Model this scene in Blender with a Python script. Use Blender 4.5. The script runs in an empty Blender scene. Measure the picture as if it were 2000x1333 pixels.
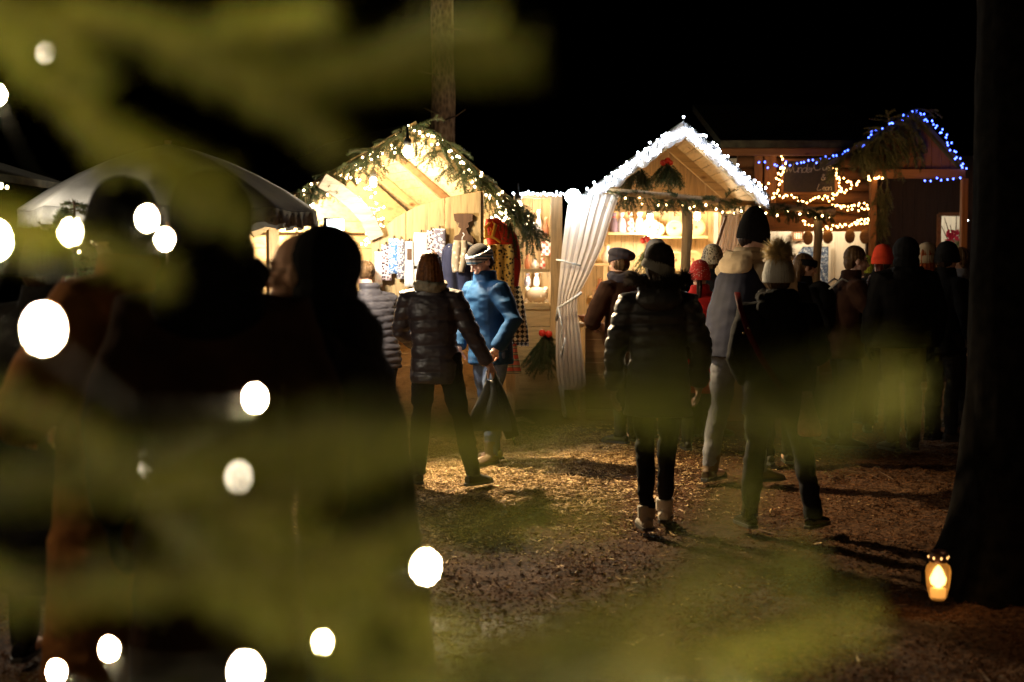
import bpy, math, random
import numpy as np
from mathutils import Vector, Matrix

random.seed(7)
RNG = np.random.default_rng(11)
S = bpy.context.scene
COL = S.collection
PI = math.pi
R = math.radians

# ------------------------------------------------------------------ camera
F = 2778.0                      # 50 mm on a 36 mm sensor, in pixels of the 2000 px wide photograph
CAM = Vector((0.0, 0.0, 1.62))
PITCH = math.atan(161.5 / F)


def P(px, py, Y):
    """world point at forward distance Y seen at photo pixel (px, py)"""
    cx, cy = (px - 1000.0) / F, -(py - 666.5) / F
    d = Vector((cx, math.cos(PITCH) + cy * math.sin(PITCH), -math.sin(PITCH) + cy * math.cos(PITCH)))
    return CAM + d * (Y / d.y)


def GX(px, Y):
    return (px - 1000.0) / F * Y


# ------------------------------------------------------------------ mesh helpers
def frame_from(t, side=None):
    t = t.normalized()
    if side is not None:
        side = Vector(side)
    if side is None:
        side = Vector((1, 0, 0)) if abs(t.x) < 0.8 else Vector((0, 1, 0))
    u = (side - t * side.dot(t))
    if u.length < 1e-5:
        u = Vector((0, 1, 0)) - t * t.y
    u.normalize()
    return u, t.cross(u)


class MB:
    def __init__(self):
        self.v, self.f = [], []

    def add(self, vs, fs):
        n = len(self.v)
        self.v.extend([tuple(x) for x in vs])
        self.f.extend([tuple(i + n for i in f) for f in fs])

    def box(self, c, s, M=None, taper=1.0):
        c = Vector(c)
        vs = []
        for dx in (-.5, .5):
            for dy in (-.5, .5):
                for dz in (-.5, .5):
                    k = taper if dz > 0 else 1.0
                    p = Vector((dx * s[0] * k, dy * s[1] * k, dz * s[2]))
                    if M is not None:
                        p = M @ p
                    vs.append(c + p)
        self.add(vs, [(0, 1, 3, 2), (4, 6, 7, 5), (0, 4, 5, 1), (2, 3, 7, 6), (0, 2, 6, 4), (1, 5, 7, 3)])

    def beam(self, p, q, w, h, side=None):
        """box from p to q; w along side, h across"""
        p, q = Vector(p), Vector(q)
        u, v = frame_from(q - p, side)
        vs = []
        for a in (p, q):
            for (i, j) in ((-1, -1), (1, -1), (1, 1), (-1, 1)):
                vs.append(a + u * (i * w / 2) + v * (j * h / 2))
        self.add(vs, [(3, 2, 1, 0), (4, 5, 6, 7), (0, 1, 5, 4), (1, 2, 6, 5), (2, 3, 7, 6), (3, 0, 4, 7)])

    def tube(self, pts, radii, seg=10, side=None, flat=1.0):
        pts = [Vector(p) for p in pts]
        n = len(pts)
        if not isinstance(radii, (list, tuple)):
            radii = [radii] * n
        u0, _ = frame_from(pts[1] - pts[0], Vector(side) if side is not None else None)
        vs = []
        for i in range(n):
            t = (pts[min(i + 1, n - 1)] - pts[max(i - 1, 0)])
            u, v = frame_from(t, u0)
            u0 = u
            r = radii[i]
            rx, ry = (r if isinstance(r, (list, tuple)) else (r, r * flat))
            for k in range(seg):
                a = 2 * PI * k / seg
                vs.append(pts[i] + u * (rx * math.cos(a)) + v * (ry * math.sin(a)))
        fs = []
        for i in range(n - 1):
            for k in range(seg):
                a, b = i * seg + k, i * seg + (k + 1) % seg
                fs.append((a, b, b + seg, a + seg))
        fs.append(tuple(range(seg - 1, -1, -1)))
        fs.append(tuple((n - 1) * seg + k for k in range(seg)))
        self.add(vs, fs)

    def rings(self, rg, seg=24):
        """rg: list of (cx, cy, z, rx, ry)"""
        vs, fs = [], []
        for (cx, cy, z, rx, ry) in rg:
            for k in range(seg):
                a = 2 * PI * k / seg
                c, s_ = math.cos(a), math.sin(a)
                e = 0.85
                vs.append((cx + rx * math.copysign(abs(c) ** e, c), cy + ry * math.copysign(abs(s_) ** e, s_), z))
        for i in range(len(rg) - 1):
            for k in range(seg):
                a, b = i * seg + k, i * seg + (k + 1) % seg
                fs.append((a, b, b + seg, a + seg))
        fs.append(tuple(range(seg - 1, -1, -1)))
        fs.append(tuple((len(rg) - 1) * seg + k for k in range(seg)))
        self.add(vs, fs)

    def ell(self, c, r, M=None, nu=14, nv=9):
        c = Vector(c)
        vs = []
        for j in range(1, nv):
            t = PI * j / nv
            for i in range(nu):
                a = 2 * PI * i / nu
                p = Vector((r[0] * math.sin(t) * math.cos(a), r[1] * math.sin(t) * math.sin(a), r[2] * math.cos(t)))
                vs.append(c + (M @ p if M is not None else p))
        top = c + (M @ Vector((0, 0, r[2])) if M is not None else Vector((0, 0, r[2])))
        bot = c - (M @ Vector((0, 0, r[2])) if M is not None else Vector((0, 0, r[2])))
        n = len(vs)
        vs += [top, bot]
        fs = []
        for j in range(nv - 2):
            for i in range(nu):
                a, b = j * nu + i, j * nu + (i + 1) % nu
                fs.append((a, a + nu, b + nu, b))
        for i in range(nu):
            fs.append((n, i, (i + 1) % nu))
            fs.append((n + 1, (nv - 2) * nu + (i + 1) % nu, (nv - 2) * nu + i))
        self.add(vs, fs)

    def lathe(self, c, prof, seg=20, M=None):
        """prof: list of (r, z); closed ends"""
        c = Vector(c)
        vs, fs = [], []
        for (r, z) in prof:
            for k in range(seg):
                a = 2 * PI * k / seg
                p = Vector((r * math.cos(a), r * math.sin(a), z))
                vs.append(c + (M @ p if M is not None else p))
        for i in range(len(prof) - 1):
            for k in range(seg):
                a, b = i * seg + k, i * seg + (k + 1) % seg
                fs.append((a, b, b + seg, a + seg))
        fs.append(tuple(range(seg - 1, -1, -1)))
        fs.append(tuple((len(prof) - 1) * seg + k for k in range(seg)))
        self.add(vs, fs)

    def prism(self, outline, ext):
        """outline: list of 3D points (planar), extruded by vector ext"""
        ext = Vector(ext)
        o = [Vector(p) for p in outline]
        n = len(o)
        vs = o + [p + ext for p in o]
        fs = [tuple(range(n - 1, -1, -1)), tuple(range(n, 2 * n))]
        for i in range(n):
            j = (i + 1) % n
            fs.append((i, j, j + n, i + n))
        self.add(vs, fs)

    def sheet(self, grid, thick=0.0, nrm=None):
        """grid[i][j] points -> sheet, optionally thickened along the vertex normals"""
        ni, nj = len(grid), len(grid[0])
        G = [[Vector(p) for p in row] for row in grid]
        vs = [p for row in G for p in row]
        fs = []
        for i in range(ni - 1):
            for j in range(nj - 1):
                a = i * nj + j
                fs.append((a, a + 1, a + nj + 1, a + nj))
        if thick > 0:
            back = []
            for i in range(ni):
                for j in range(nj):
                    du = G[min(i + 1, ni - 1)][j] - G[max(i - 1, 0)][j]
                    dv = G[i][min(j + 1, nj - 1)] - G[i][max(j - 1, 0)]
                    n = du.cross(dv)
                    n = n.normalized() if n.length > 1e-9 else Vector((0, 1, 0))
                    back.append(G[i][j] + n * thick)
            m = len(vs)
            vs = vs + back
            fs += [tuple(x + m for x in reversed(f)) for f in list(fs)]
            rim = [i * nj for i in range(ni)] + [(ni - 1) * nj + j for j in range(1, nj)] + \
                  [i * nj + nj - 1 for i in range(ni - 2, -1, -1)] + [j for j in range(nj - 2, 0, -1)]
            for k in range(len(rim)):
                a, b = rim[k], rim[(k + 1) % len(rim)]
                fs.append((a, b, b + m, a + m))
        self.add(vs, fs)


def mesh_of(name, mb, smooth=True):
    me = bpy.data.meshes.new(name)
    me.from_pydata(mb.v, [], mb.f)
    me.validate()
    if smooth:
        me.polygons.foreach_set('use_smooth', [True] * len(me.polygons))
    return me


def np_mesh(name, V, T):
    """triangles / quads from numpy arrays"""
    me = bpy.data.meshes.new(name)
    V = np.asarray(V, dtype=np.float32)
    T = np.asarray(T, dtype=np.int32)
    k = T.shape[1]
    me.vertices.add(len(V))
    me.vertices.foreach_set('co', V.ravel())
    me.loops.add(T.size)
    me.loops.foreach_set('vertex_index', T.ravel())
    me.polygons.add(len(T))
    me.polygons.foreach_set('loop_start', np.arange(0, T.size, k, dtype=np.int32))
    me.polygons.foreach_set('loop_total', np.full(len(T), k, dtype=np.int32))
    me.update(calc_edges=True)
    return me


def root_loc(p):
    return Vector(p.get('_loc', (0, 0, 0))) if p is not None else Vector((0, 0, 0))


def obj(name, mb, mat, parent=None, smooth=False, local=False, bevel=0.0):
    """ONE mesh object; author in world coordinates, stored relative to the parent's base"""
    me = mb if isinstance(mb, bpy.types.Mesh) else mesh_of(name, mb, smooth)
    o = bpy.data.objects.new(name, me)
    COL.objects.link(o)
    if mat is not None:
        me.materials.clear()
        me.materials.append(mat)
    if parent is not None:
        o.parent = parent
        if not local:
            w = abs_loc(parent)
            me.transform(Matrix.Translation(-w))
    if bevel > 0:
        b = o.modifiers.new('Bevel', 'BEVEL')
        b.width = bevel
        b.segments = 2
        b.limit_method = 'ANGLE'
    return o


def abs_loc(o):
    v = Vector((0, 0, 0))
    while o is not None:
        v += o.location
        o = o.parent
    return v


def tag(o, label=None, cat=None, group=None, kind=None):
    if label: o['label'] = label
    if cat: o['category'] = cat
    if group: o['group'] = group
    if kind: o['kind'] = kind
    return o


def thing(name, label, cat, loc=(0, 0, 0), group=None):
    o = bpy.data.objects.new(name, None)
    o.empty_display_size = 0.1
    COL.objects.link(o)
    o.location = loc
    return tag(o, label, cat, group)


def single(name, mb, mat, label, cat, group=None, smooth=False, bevel=0.0, base=None):
    """a thing that is one mesh; its origin goes to base"""
    o = obj(name, mb, mat, None, smooth, bevel=bevel)
    if base is not None:
        o.data.transform(Matrix.Translation(-Vector(base)))
        o.location = base
    return tag(o, label, cat, group)


# ------------------------------------------------------------------ noise
def _hash(i, j, k):
    n = (i * 374761393 + j * 668265263 + k * 2147483647) & 0xffffffff
    n = ((n ^ (n >> 13)) * 1274126177) & 0xffffffff
    return ((n ^ (n >> 16)) & 0xffff) / 65535.0


def vnoise(p):
    p = np.asarray(p, dtype=np.float64)
    i = np.floor(p).astype(np.int64)
    f = p - i
    f = f * f * (3 - 2 * f)
    r = 0
    for a in (0, 1):
        for b in (0, 1):
            for c in (0, 1):
                w = (f[:, 0] if a else 1 - f[:, 0]) * (f[:, 1] if b else 1 - f[:, 1]) * (f[:, 2] if c else 1 - f[:, 2])
                r = r + w * _hash(i[:, 0] + a, i[:, 1] + b, i[:, 2] + c)
    return r * 2 - 1


# ------------------------------------------------------------------ materials
def newmat(name):
    m = bpy.data.materials.new(name)
    m.use_nodes = True
    nt = m.node_tree
    b = nt.nodes['Principled BSDF']
    return m, nt, b


def N(nt, typ, **kw):
    n = nt.nodes.new(typ)
    for k, v in kw.items():
        if k in n.inputs:
            n.inputs[k].default_value = v
        else:
            setattr(n, k, v)
    return n


def coords(nt, scale=(1, 1, 1), rot=(0, 0, 0)):
    tc = N(nt, 'ShaderNodeTexCoord')
    mp = N(nt, 'ShaderNodeMapping')
    mp.inputs['Scale'].default_value = scale
    mp.inputs['Rotation'].default_value = rot
    nt.links.new(tc.outputs['Object'], mp.inputs['Vector'])
    return mp.outputs['Vector']


def ramp(nt, fac, stops):
    r = N(nt, 'ShaderNodeValToRGB')
    e = r.color_ramp.elements
    while len(e) < len(stops):
        e.new(0.5)
    for x, (p, c) in zip(e, stops):
        x.position = p
        x.color = (*c, 1)
    nt.links.new(fac, r.inputs['Fac'])
    return r.outputs['Color']


def bump(nt, b, h, strength=0.4, dist=0.01):
    bp = N(nt, 'ShaderNodeBump')
    bp.inputs['Strength'].default_value = strength
    bp.inputs['Distance'].default_value = dist
    nt.links.new(h, bp.inputs['Height'])
    nt.links.new(bp.outputs['Normal'], b.inputs['Normal'])


def cloth(name, c, rough=0.85, var=0.25, scale=9, fine=220, bs=0.25, sheen=0.0, spec=0.10):
    m, nt, b = newmat(name)
    v = coords(nt)
    n1 = N(nt, 'ShaderNodeTexNoise', Scale=scale, Detail=4.0)
    nt.links.new(v, n1.inputs['Vector'])
    lo = tuple(x * (1 - var) for x in c)
    hi = tuple(min(1, x * (1 + var)) for x in c)
    nt.links.new(ramp(nt, n1.outputs['Fac'], [(0.3, lo), (0.7, hi)]), b.inputs['Base Color'])
    n2 = N(nt, 'ShaderNodeTexNoise', Scale=fine, Detail=2.0)
    nt.links.new(v, n2.inputs['Vector'])
    bump(nt, b, n2.outputs['Fac'], bs, 0.003)
    b.inputs['Roughness'].default_value = rough
    b.inputs['Specular IOR Level'].default_value = spec
    if sheen:
        b.inputs['Sheen Weight'].default_value = sheen
    return m


def wood(name, c, grain='x', rough=0.6, dark=0.55, scale=1.0, knots=True):
    m, nt, b = newmat(name)
    sc = {'x': (1.2, 14, 14), 'y': (14, 1.2, 14), 'z': (14, 14, 1.2)}[grain]
    v = coords(nt, tuple(s * scale for s in sc))
    n1 = N(nt, 'ShaderNodeTexNoise', Scale=2.2, Detail=7.0, Roughness=0.6, Distortion=0.6)
    nt.links.new(v, n1.inputs['Vector'])
    col = ramp(nt, n1.outputs['Fac'], [(0.28, tuple(x * dark for x in c)), (0.5, c), (0.75, tuple(min(1, x * 1.2) for x in c))])
    if knots:
        v2 = coords(nt, tuple((0.9 if s > 2 else 0.45) * 5 * scale for s in sc))
        vo = N(nt, 'ShaderNodeTexVoronoi', Scale=1.0)
        nt.links.new(v2, vo.inputs['Vector'])
        k = ramp(nt, vo.outputs['Distance'], [(0.035, (0.25, 0.16, 0.1)), (0.12, (1, 1, 1))])
        mx = N(nt, 'ShaderNodeMix', data_type='RGBA', blend_type='MULTIPLY')
        mx.inputs['Factor'].default_value = 0.9
        nt.links.new(col, mx.inputs['A'])
        nt.links.new(k, mx.inputs['B'])
        col = mx.outputs['Result']
    nt.links.new(col, b.inputs['Base Color'])
    bump(nt, b, n1.outputs['Fac'], 0.25, 0.006)
    b.inputs['Roughness'].default_value = rough
    b.inputs['Specular IOR Level'].default_value = 0.3
    return m


def plain(name, c, rough=0.5, metal=0.0, var=0.12, scale=30, spec=0.5):
    m, nt, b = newmat(name)
    v = coords(nt)
    n1 = N(nt, 'ShaderNodeTexNoise', Scale=scale, Detail=4.0)
    nt.links.new(v, n1.inputs['Vector'])
    nt.links.new(ramp(nt, n1.outputs['Fac'], [(0.3, tuple(x * (1 - var) for x in c)), (0.7, tuple(min(1, x * (1 + var)) for x in c))]), b.inputs['Base Color'])
    b.inputs['Roughness'].default_value = rough
    b.inputs['Metallic'].default_value = metal
    b.inputs['Specular IOR Level'].default_value = spec
    return m


def glow(name, c, s, base=(0.8, 0.8, 0.8)):
    m, nt, b = newmat(name)
    b.inputs['Base Color'].default_value = (*base, 1)
    b.inputs['Emission Color'].default_value = (*c, 1)
    b.inputs['Emission Strength'].default_value = s
    return m


def foliage(name, lo, hi, scale=14, rough=0.55):
    m, nt, b = newmat(name)
    v = coords(nt)
    n1 = N(nt, 'ShaderNodeTexNoise', Scale=scale, Detail=3.0)
    nt.links.new(v, n1.inputs['Vector'])
    nt.links.new(ramp(nt, n1.outputs['Fac'], [(0.3, lo), (0.7, hi)]), b.inputs['Base Color'])
    b.inputs['Roughness'].default_value = rough
    b.inputs['Specular IOR Level'].default_value = 0.25
    return m


def checks(name, a, bcol, size, rot=0.785, third=None):
    """two-tone check / dogtooth weave"""
    m, nt, b = newmat(name)
    v = coords(nt, (1, 0.02, 1), (0, rot, 0))
    ck = N(nt, 'ShaderNodeTexChecker', Scale=1.0 / size)
    ck.inputs['Color1'].default_value = (*a, 1)
    ck.inputs['Color2'].default_value = (*bcol, 1)
    n = N(nt, 'ShaderNodeTexNoise', Scale=1.2 / size, Detail=1.0)
    nt.links.new(v, n.inputs['Vector'])
    mx = N(nt, 'ShaderNodeMix', data_type='RGBA')
    mx.inputs['Factor'].default_value = 0.25 * size
    nt.links.new(v, mx.inputs['A'])
    nt.links.new(n.outputs['Color'], mx.inputs['B'])
    nt.links.new(mx.outputs['Result'], ck.inputs['Vector'])
    nt.links.new(ck.outputs['Color'], b.inputs['Base Color'])
    b.inputs['Roughness'].default_value = 0.9
    return m


def stripes(name, cols, size, axis='z', rough=0.9, distort=1.0):
    m, nt, b = newmat(name)
    v = coords(nt)
    w = N(nt, 'ShaderNodeTexWave', Scale=1.0 / size, Distortion=distort, Detail=2.0)
    w.bands_direction = axis.upper()
    nt.links.new(v, w.inputs['Vector'])
    k = len(cols)
    col = ramp(nt, w.outputs['Fac'], [(i / k, c) for i, c in enumerate(cols)])
    col.node.color_ramp.interpolation = 'CONSTANT'
    nt.links.new(col, b.inputs['Base Color'])
    b.inputs['Roughness'].default_value = rough
    return m


def flecked(name, a, bcol, scale, thr=0.5, rough=0.9):
    """scattered two-tone print"""
    m, nt, b = newmat(name)
    v = coords(nt)
    n = N(nt, 'ShaderNodeTexVoronoi', Scale=scale)
    nt.links.new(v, n.inputs['Vector'])
    nt.links.new(ramp(nt, n.outputs['Distance'], [(thr - 0.06, a), (thr + 0.06, bcol)]), b.inputs['Base Color'])
    b.inputs['Roughness'].default_value = rough
    return m


M = {}
M['pine'] = wood('pine_boards', (0.56, 0.39, 0.19), 'x')
M['pinez'] = wood('pine_upright', (0.55, 0.37, 0.18), 'z')
M['piney'] = wood('pine_roof_lining', (0.58, 0.42, 0.22), 'y')
M['pale'] = wood('pale_pine', (0.60, 0.42, 0.21), 'z', knots=False)
M['shutter'] = wood('toned_down_pine', (.40, .28, .13), 'z')  # pine darkened against the glare of the nearby lamps
M['brownwood'] = wood('aged_boards', (0.26, 0.15, 0.07), 'x')
M['greywood'] = wood('weathered_timber', (0.30, 0.24, 0.17), 'x', knots=False)
M['polewood'] = wood('barkless_pole', (0.32, 0.22, 0.12), 'z', rough=0.7)
M['log'] = wood('old_logs', (0.17, 0.075, 0.025), 'x', rough=0.65)
M['logz'] = wood('old_post', (0.17, 0.075, 0.026), 'z', rough=0.65)
M['darkwood'] = wood('dark_carved_wood', (0.10, 0.05, 0.025), 'z', knots=False)
M['roof'] = plain('mossy_roofing', (0.035, 0.035, 0.02), 0.9, scale=12, var=0.6)
M['metal'] = plain('dark_metal', (0.08, 0.08, 0.08), 0.4, 0.8)
M['wire'] = plain('black_cable', (0.01, 0.012, 0.01), 0.6)
M['stem'] = plain('twig_bark', (0.10, 0.06, 0.03), 0.85, scale=60, var=0.4)
M['needle'] = foliage('spruce_needles', (0.035, 0.06, 0.018), (0.085, 0.11, 0.035))
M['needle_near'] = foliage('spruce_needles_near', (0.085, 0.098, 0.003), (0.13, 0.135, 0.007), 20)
M['needle_dark'] = foliage('spruce_needles_dry', (0.03, 0.045, 0.016), (0.075, 0.09, 0.03))
M['white_cloth'] = cloth('white_cloth', (0.72, 0.70, 0.68), var=0.08)
M['skin'] = cloth('skin', (0.58, 0.34, 0.24), 0.55, 0.1, 20, 120, 0.1)
M['eye'] = plain('dark_eye', (0.02, 0.015, 0.01), 0.2)
M['brow'] = plain('brow_hair', (0.05, 0.03, 0.015), 0.9)
M['sole'] = plain('shoe_rubber', (0.03, 0.027, 0.025), 0.6)
# ------------------------------------------------------------------ spruce needles and lights
class Needles:
    """collects needles (slender three-sided spikes) as arrays"""

    def __init__(self):
        self.b, self.d, self.l, self.w = [], [], [], []
        self.stem = MB()

    def shoot(self, pts, dens, nl, nw, rad=0.002, fwd=0.55, tip=True):
        """needles all round a shoot that follows pts; dens = needles per metre"""
        A = np.array([tuple(p) for p in pts], dtype=float)
        seg = np.linalg.norm(np.diff(A, axis=0), axis=1)
        L = seg.sum()
        n = max(4, int(L * dens))
        t = np.sort(RNG.random(n)) * L
        cum = np.concatenate([[0], np.cumsum(seg)])
        k = np.clip(np.searchsorted(cum, t) - 1, 0, len(seg) - 1)
        fr = (t - cum[k]) / np.maximum(seg[k], 1e-9)
        pos = A[k] + (A[k + 1] - A[k]) * fr[:, None]
        tan = (A[k + 1] - A[k]) / np.maximum(seg[k], 1e-9)[:, None]
        r = RNG.normal(size=(n, 3))
        r -= tan * (r * tan).sum(1)[:, None]
        r /= np.linalg.norm(r, axis=1)[:, None] + 1e-9
        d = tan * (fwd * (0.6 + 0.8 * RNG.random((n, 1)))) + r
        d /= np.linalg.norm(d, axis=1)[:, None]
        self.b.append(pos)
        self.d.append(d)
        self.l.append(nl * (0.7 + 0.6 * RNG.random(n)))
        self.w.append(np.full(n, nw))
        self.stem.tube([Vector(p) for p in A], [rad * (1 - 0.6 * i / (len(A) - 1)) for i in range(len(A))], 5)

    def spray(self, p, d, L, dens, nl, nw, side=4, droop=0.3, rad=0.003):
        """a twig with side shoots in a flat spray"""
        p, d = Vector(p), Vector(d).normalized()
        up = Vector((0, 0, 1))
        pts = [p + d * (L * t) - up * (droop * L * t * t) for t in (0, .25, .5, .75, 1)]
        self.shoot(pts, dens, nl, nw, rad)
        s = d.cross(up)
        s = s.normalized() if s.length > 1e-3 else Vector((1, 0, 0))
        for i in range(side):
            t = 0.15 + 0.7 * (i + random.random() * .6) / side
            q = p + d * (L * t) - up * (droop * L * t * t)
            sd = (d * 0.75 + s * random.choice((-1, 1)) * random.uniform(.5, .9) + up * random.uniform(-.5, .1)).normalized()
            l2 = L * (1 - t) * random.uniform(.6, .9) + 0.03
            self.shoot([q, q + sd * l2 * .5, q + sd * l2 - up * (droop * l2 * .5)], dens, nl, nw, rad * .6)

    def mesh(self, name):
        b, d = np.concatenate(self.b), np.concatenate(self.d)
        l, w = np.concatenate(self.l), np.concatenate(self.w)
        n = len(b)
        a = np.cross(d, RNG.normal(size=(n, 3)))
        a /= np.linalg.norm(a, axis=1)[:, None] + 1e-9
        c = np.cross(d, a)
        V = np.empty((n, 4, 3))
        for i in range(3):
            an = 2 * PI * i / 3
            V[:, i] = b + (a * math.cos(an) + c * math.sin(an)) * (w * .5)[:, None] + d * (l * .12)[:, None]
        V[:, 3] = b + d * l[:, None]
        i0 = np.arange(n)[:, None] * 4
        T = np.concatenate([i0 + np.array([[0, 1, 3]]), i0 + np.array([[1, 2, 3]]), i0 + np.array([[2, 0, 3]])])
        return np_mesh(name, V.reshape(-1, 3), T)

    def build(self, parent, mat, fname='foliage', sname='stem'):
        obj(fname, self.mesh(fname), mat, parent)
        obj(sname, self.stem, M['stem'], parent, smooth=True)


def garland(label, pts, n, L, dens=260, nl=0.03, nw=0.006, spread=1.0, down=0.5, mat=None, group='spruce garlands on the stalls', side=4, name='spruce_garland'):
    """sprays tied along a line"""
    pts = [Vector(p) for p in pts]
    base = pts[0].copy()
    t = thing(name, label, 'garland', base, group)
    nd = Needles()
    nd.stem.tube(pts, 0.008, 6)
    cum = [0]
    for a, b in zip(pts, pts[1:]):
        cum.append(cum[-1] + (b - a).length)
    for i in range(n):
        x = cum[-1] * (i + random.random()) / n
        k = max(j for j in range(len(pts) - 1) if cum[j] <= x)
        f = (x - cum[k]) / max(1e-6, cum[k + 1] - cum[k])
        p = pts[k].lerp(pts[k + 1], f)
        tan = (pts[k + 1] - pts[k]).normalized()
        d = tan * random.uniform(.3, 1.0) * random.choice((1, 1, -1)) + \
            Vector((random.uniform(-.5, .5), random.uniform(-.7, .4), random.uniform(-down - .5, .35))) * spread
        nd.spray(p, d, L * random.uniform(.6, 1.25), dens, nl, nw, side, droop=random.uniform(.1, .5))
    nd.build(t, mat or M['needle'])
    return t


BULB_MESH = {}


def bulb_mesh(r, mat):
    key = (round(r, 4), mat.name)
    if key not in BULB_MESH:
        mb = MB()
        mb.ell((0, 0, 0), (r, r, r * 1.25), None, 8, 6)
        me = mesh_of('bulb', mb)
        me.materials.append(mat)
        BULB_MESH[key] = me
    return BULB_MESH[key]


def light_string(label, pts, mat, r=0.011, jit=0.012, group=None, wire=True, wr=0.003):
    """fairy lights: one wire, every bulb a child"""
    pts = [Vector(p) for p in pts]
    t = thing('light_string', label, 'fairy lights', pts[0], group)
    me = bulb_mesh(r, mat)
    w = MB()
    pos = []
    for p in pts:
        q = p + Vector((random.uniform(-jit, jit), random.uniform(-jit, jit), random.uniform(-jit, jit)))
        pos.append(q)
        o = bpy.data.objects.new('bulb', me)
        COL.objects.link(o)
        o.parent = t
        o.location = q - t.location
        o.rotation_euler = (random.uniform(-1, 1), random.uniform(-1, 1), 0)
    if wire and len(pts) > 1:
        wp = []
        for a, b in zip(pos, pos[1:]):
            wp += [a + Vector((0, 0.006, r)), (a + b) / 2 + Vector((0, .008, -(b - a).length * .12))]
        wp.append(pos[-1] + Vector((0, 0.006, r)))
        w.tube(wp, wr, 5)
        obj('wire', w, M['wire'], t)
    return t


def along(pts, n, jit=0.0):
    """n points spread along a polyline"""
    pts = [Vector(p) for p in pts]
    cum = [0]
    for a, b in zip(pts, pts[1:]):
        cum.append(cum[-1] + (b - a).length)
    out = []
    for i in range(n):
        x = cum[-1] * (i + 0.5 + random.uniform(-.3, .3)) / n
        k = max(j for j in range(len(pts) - 1) if cum[j] <= x)
        f = (x - cum[k]) / max(1e-6, cum[k + 1] - cum[k])
        p = pts[k].lerp(pts[k + 1], f)
        out.append(p + Vector((random.uniform(-jit, jit), random.uniform(-jit, jit) * .5, random.uniform(-jit, jit))))
    return out


def lamp(kind, loc, W, color, radius=0.05, spot=None, aim=None, blend=0.5):
    d = bpy.data.lights.new('lamp_light', kind)
    d.energy = W
    d.color = color
    d.shadow_soft_size = radius
    if kind == 'SPOT':
        d.spot_size = spot
        d.spot_blend = blend
    o = bpy.data.objects.new('lamp_light', d)
    COL.objects.link(o)
    o.location = loc
    if aim is not None:
        o.rotation_euler = (Vector(aim) - Vector(loc)).to_track_quat('-Z', 'Y').to_euler()
    return o


# ------------------------------------------------------------------ people
REMESH = []     # (object, voxel, smooth iterations, post function)


def later(o, voxel, smooth=2, post=None):
    m = o.modifiers.new('Remesh', 'REMESH')
    m.mode = 'VOXEL'
    m.voxel_size = voxel
    m.use_smooth_shade = True
    if smooth:
        s = o.modifiers.new('Smooth', 'SMOOTH')
        s.iterations = smooth
        s.factor = 0.5
    REMESH.append((o, post))


def finish_remesh():
    bpy.context.view_layer.update()
    dg = bpy.context.evaluated_depsgraph_get()
    done = []
    for o, post in REMESH:
        me = bpy.data.meshes.new_from_object(o.evaluated_get(dg))
        done.append((o, post, me))
    for o, post, me in done:
        old = o.data
        mats = [x for x in old.materials]
        o.modifiers.clear()
        o.data = me
        me.name = old.name
        if not len(me.materials):
            for x in mats:
                me.materials.append(x)
        n = len(me.vertices)
        if post is not None and n:
            co = np.empty(n * 3)
            me.vertices.foreach_get('co', co)
            co = co.reshape(-1, 3)
            no = np.empty(n * 3)
            me.vertices.foreach_get('normal', no)
            no = no.reshape(-1, 3)
            co = post(co, no)
            me.vertices.foreach_set('co', co.ravel())
            me.update()
        me.polygons.foreach_set('use_smooth', [True] * len(me.polygons))
        bpy.data.meshes.remove(old)


def post_puffer(sp=0.085, amp=0.012, seed=0):
    def f(co, no):
        z = co[:, 2] + 0.012 * vnoise(co * 6 + seed)
        q = np.abs(np.sin(PI * z / sp)) ** 0.5
        w = vnoise(co * np.array([26, 26, 60]) + seed) * 0.0035 + vnoise(co * np.array([10, 10, 22]) + seed + 9) * 0.006
        w2 = vnoise(co * np.array([70, 70, 16]) + seed) * 0.002 * (1 - q)
        return co + no * (amp * (q - 0.7) + w + w2)[:, None]
    return f


def post_wrinkle(amp=0.006, seed=0, fx=7, fz=16):
    def f(co, no):
        w = vnoise(co * np.array([fx, fx, fz]) + seed) + 0.5 * vnoise(co * np.array([fx * 2.3, fx * 2.3, fz * 2.4]) + seed + 5)
        return co + no * (amp * w)[:, None]
    return f


def post_hair(c, amp=0.006, seed=0, freq=16):
    def f(co, no):
        a = np.arctan2(co[:, 1] - c[1], co[:, 0] - c[0]) + .02 * vnoise(co * 30)
        s = np.stack([np.cos(a) * freq, np.sin(a) * freq, co[:, 2] * 5 + seed], 1)
        w = vnoise(s * 0.5) + .6 * vnoise(s * 1.3 + 4)
        return co + no * (amp * w)[:, None]
    return f


def post_rib(c, amp=0.003, k=44):
    def f(co, no):
        a = np.arctan2(co[:, 1] - c[1], co[:, 0] - c[0])
        return co + no * (amp * np.abs(np.sin(a * k / 2)))[:, None]
    return f


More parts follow.
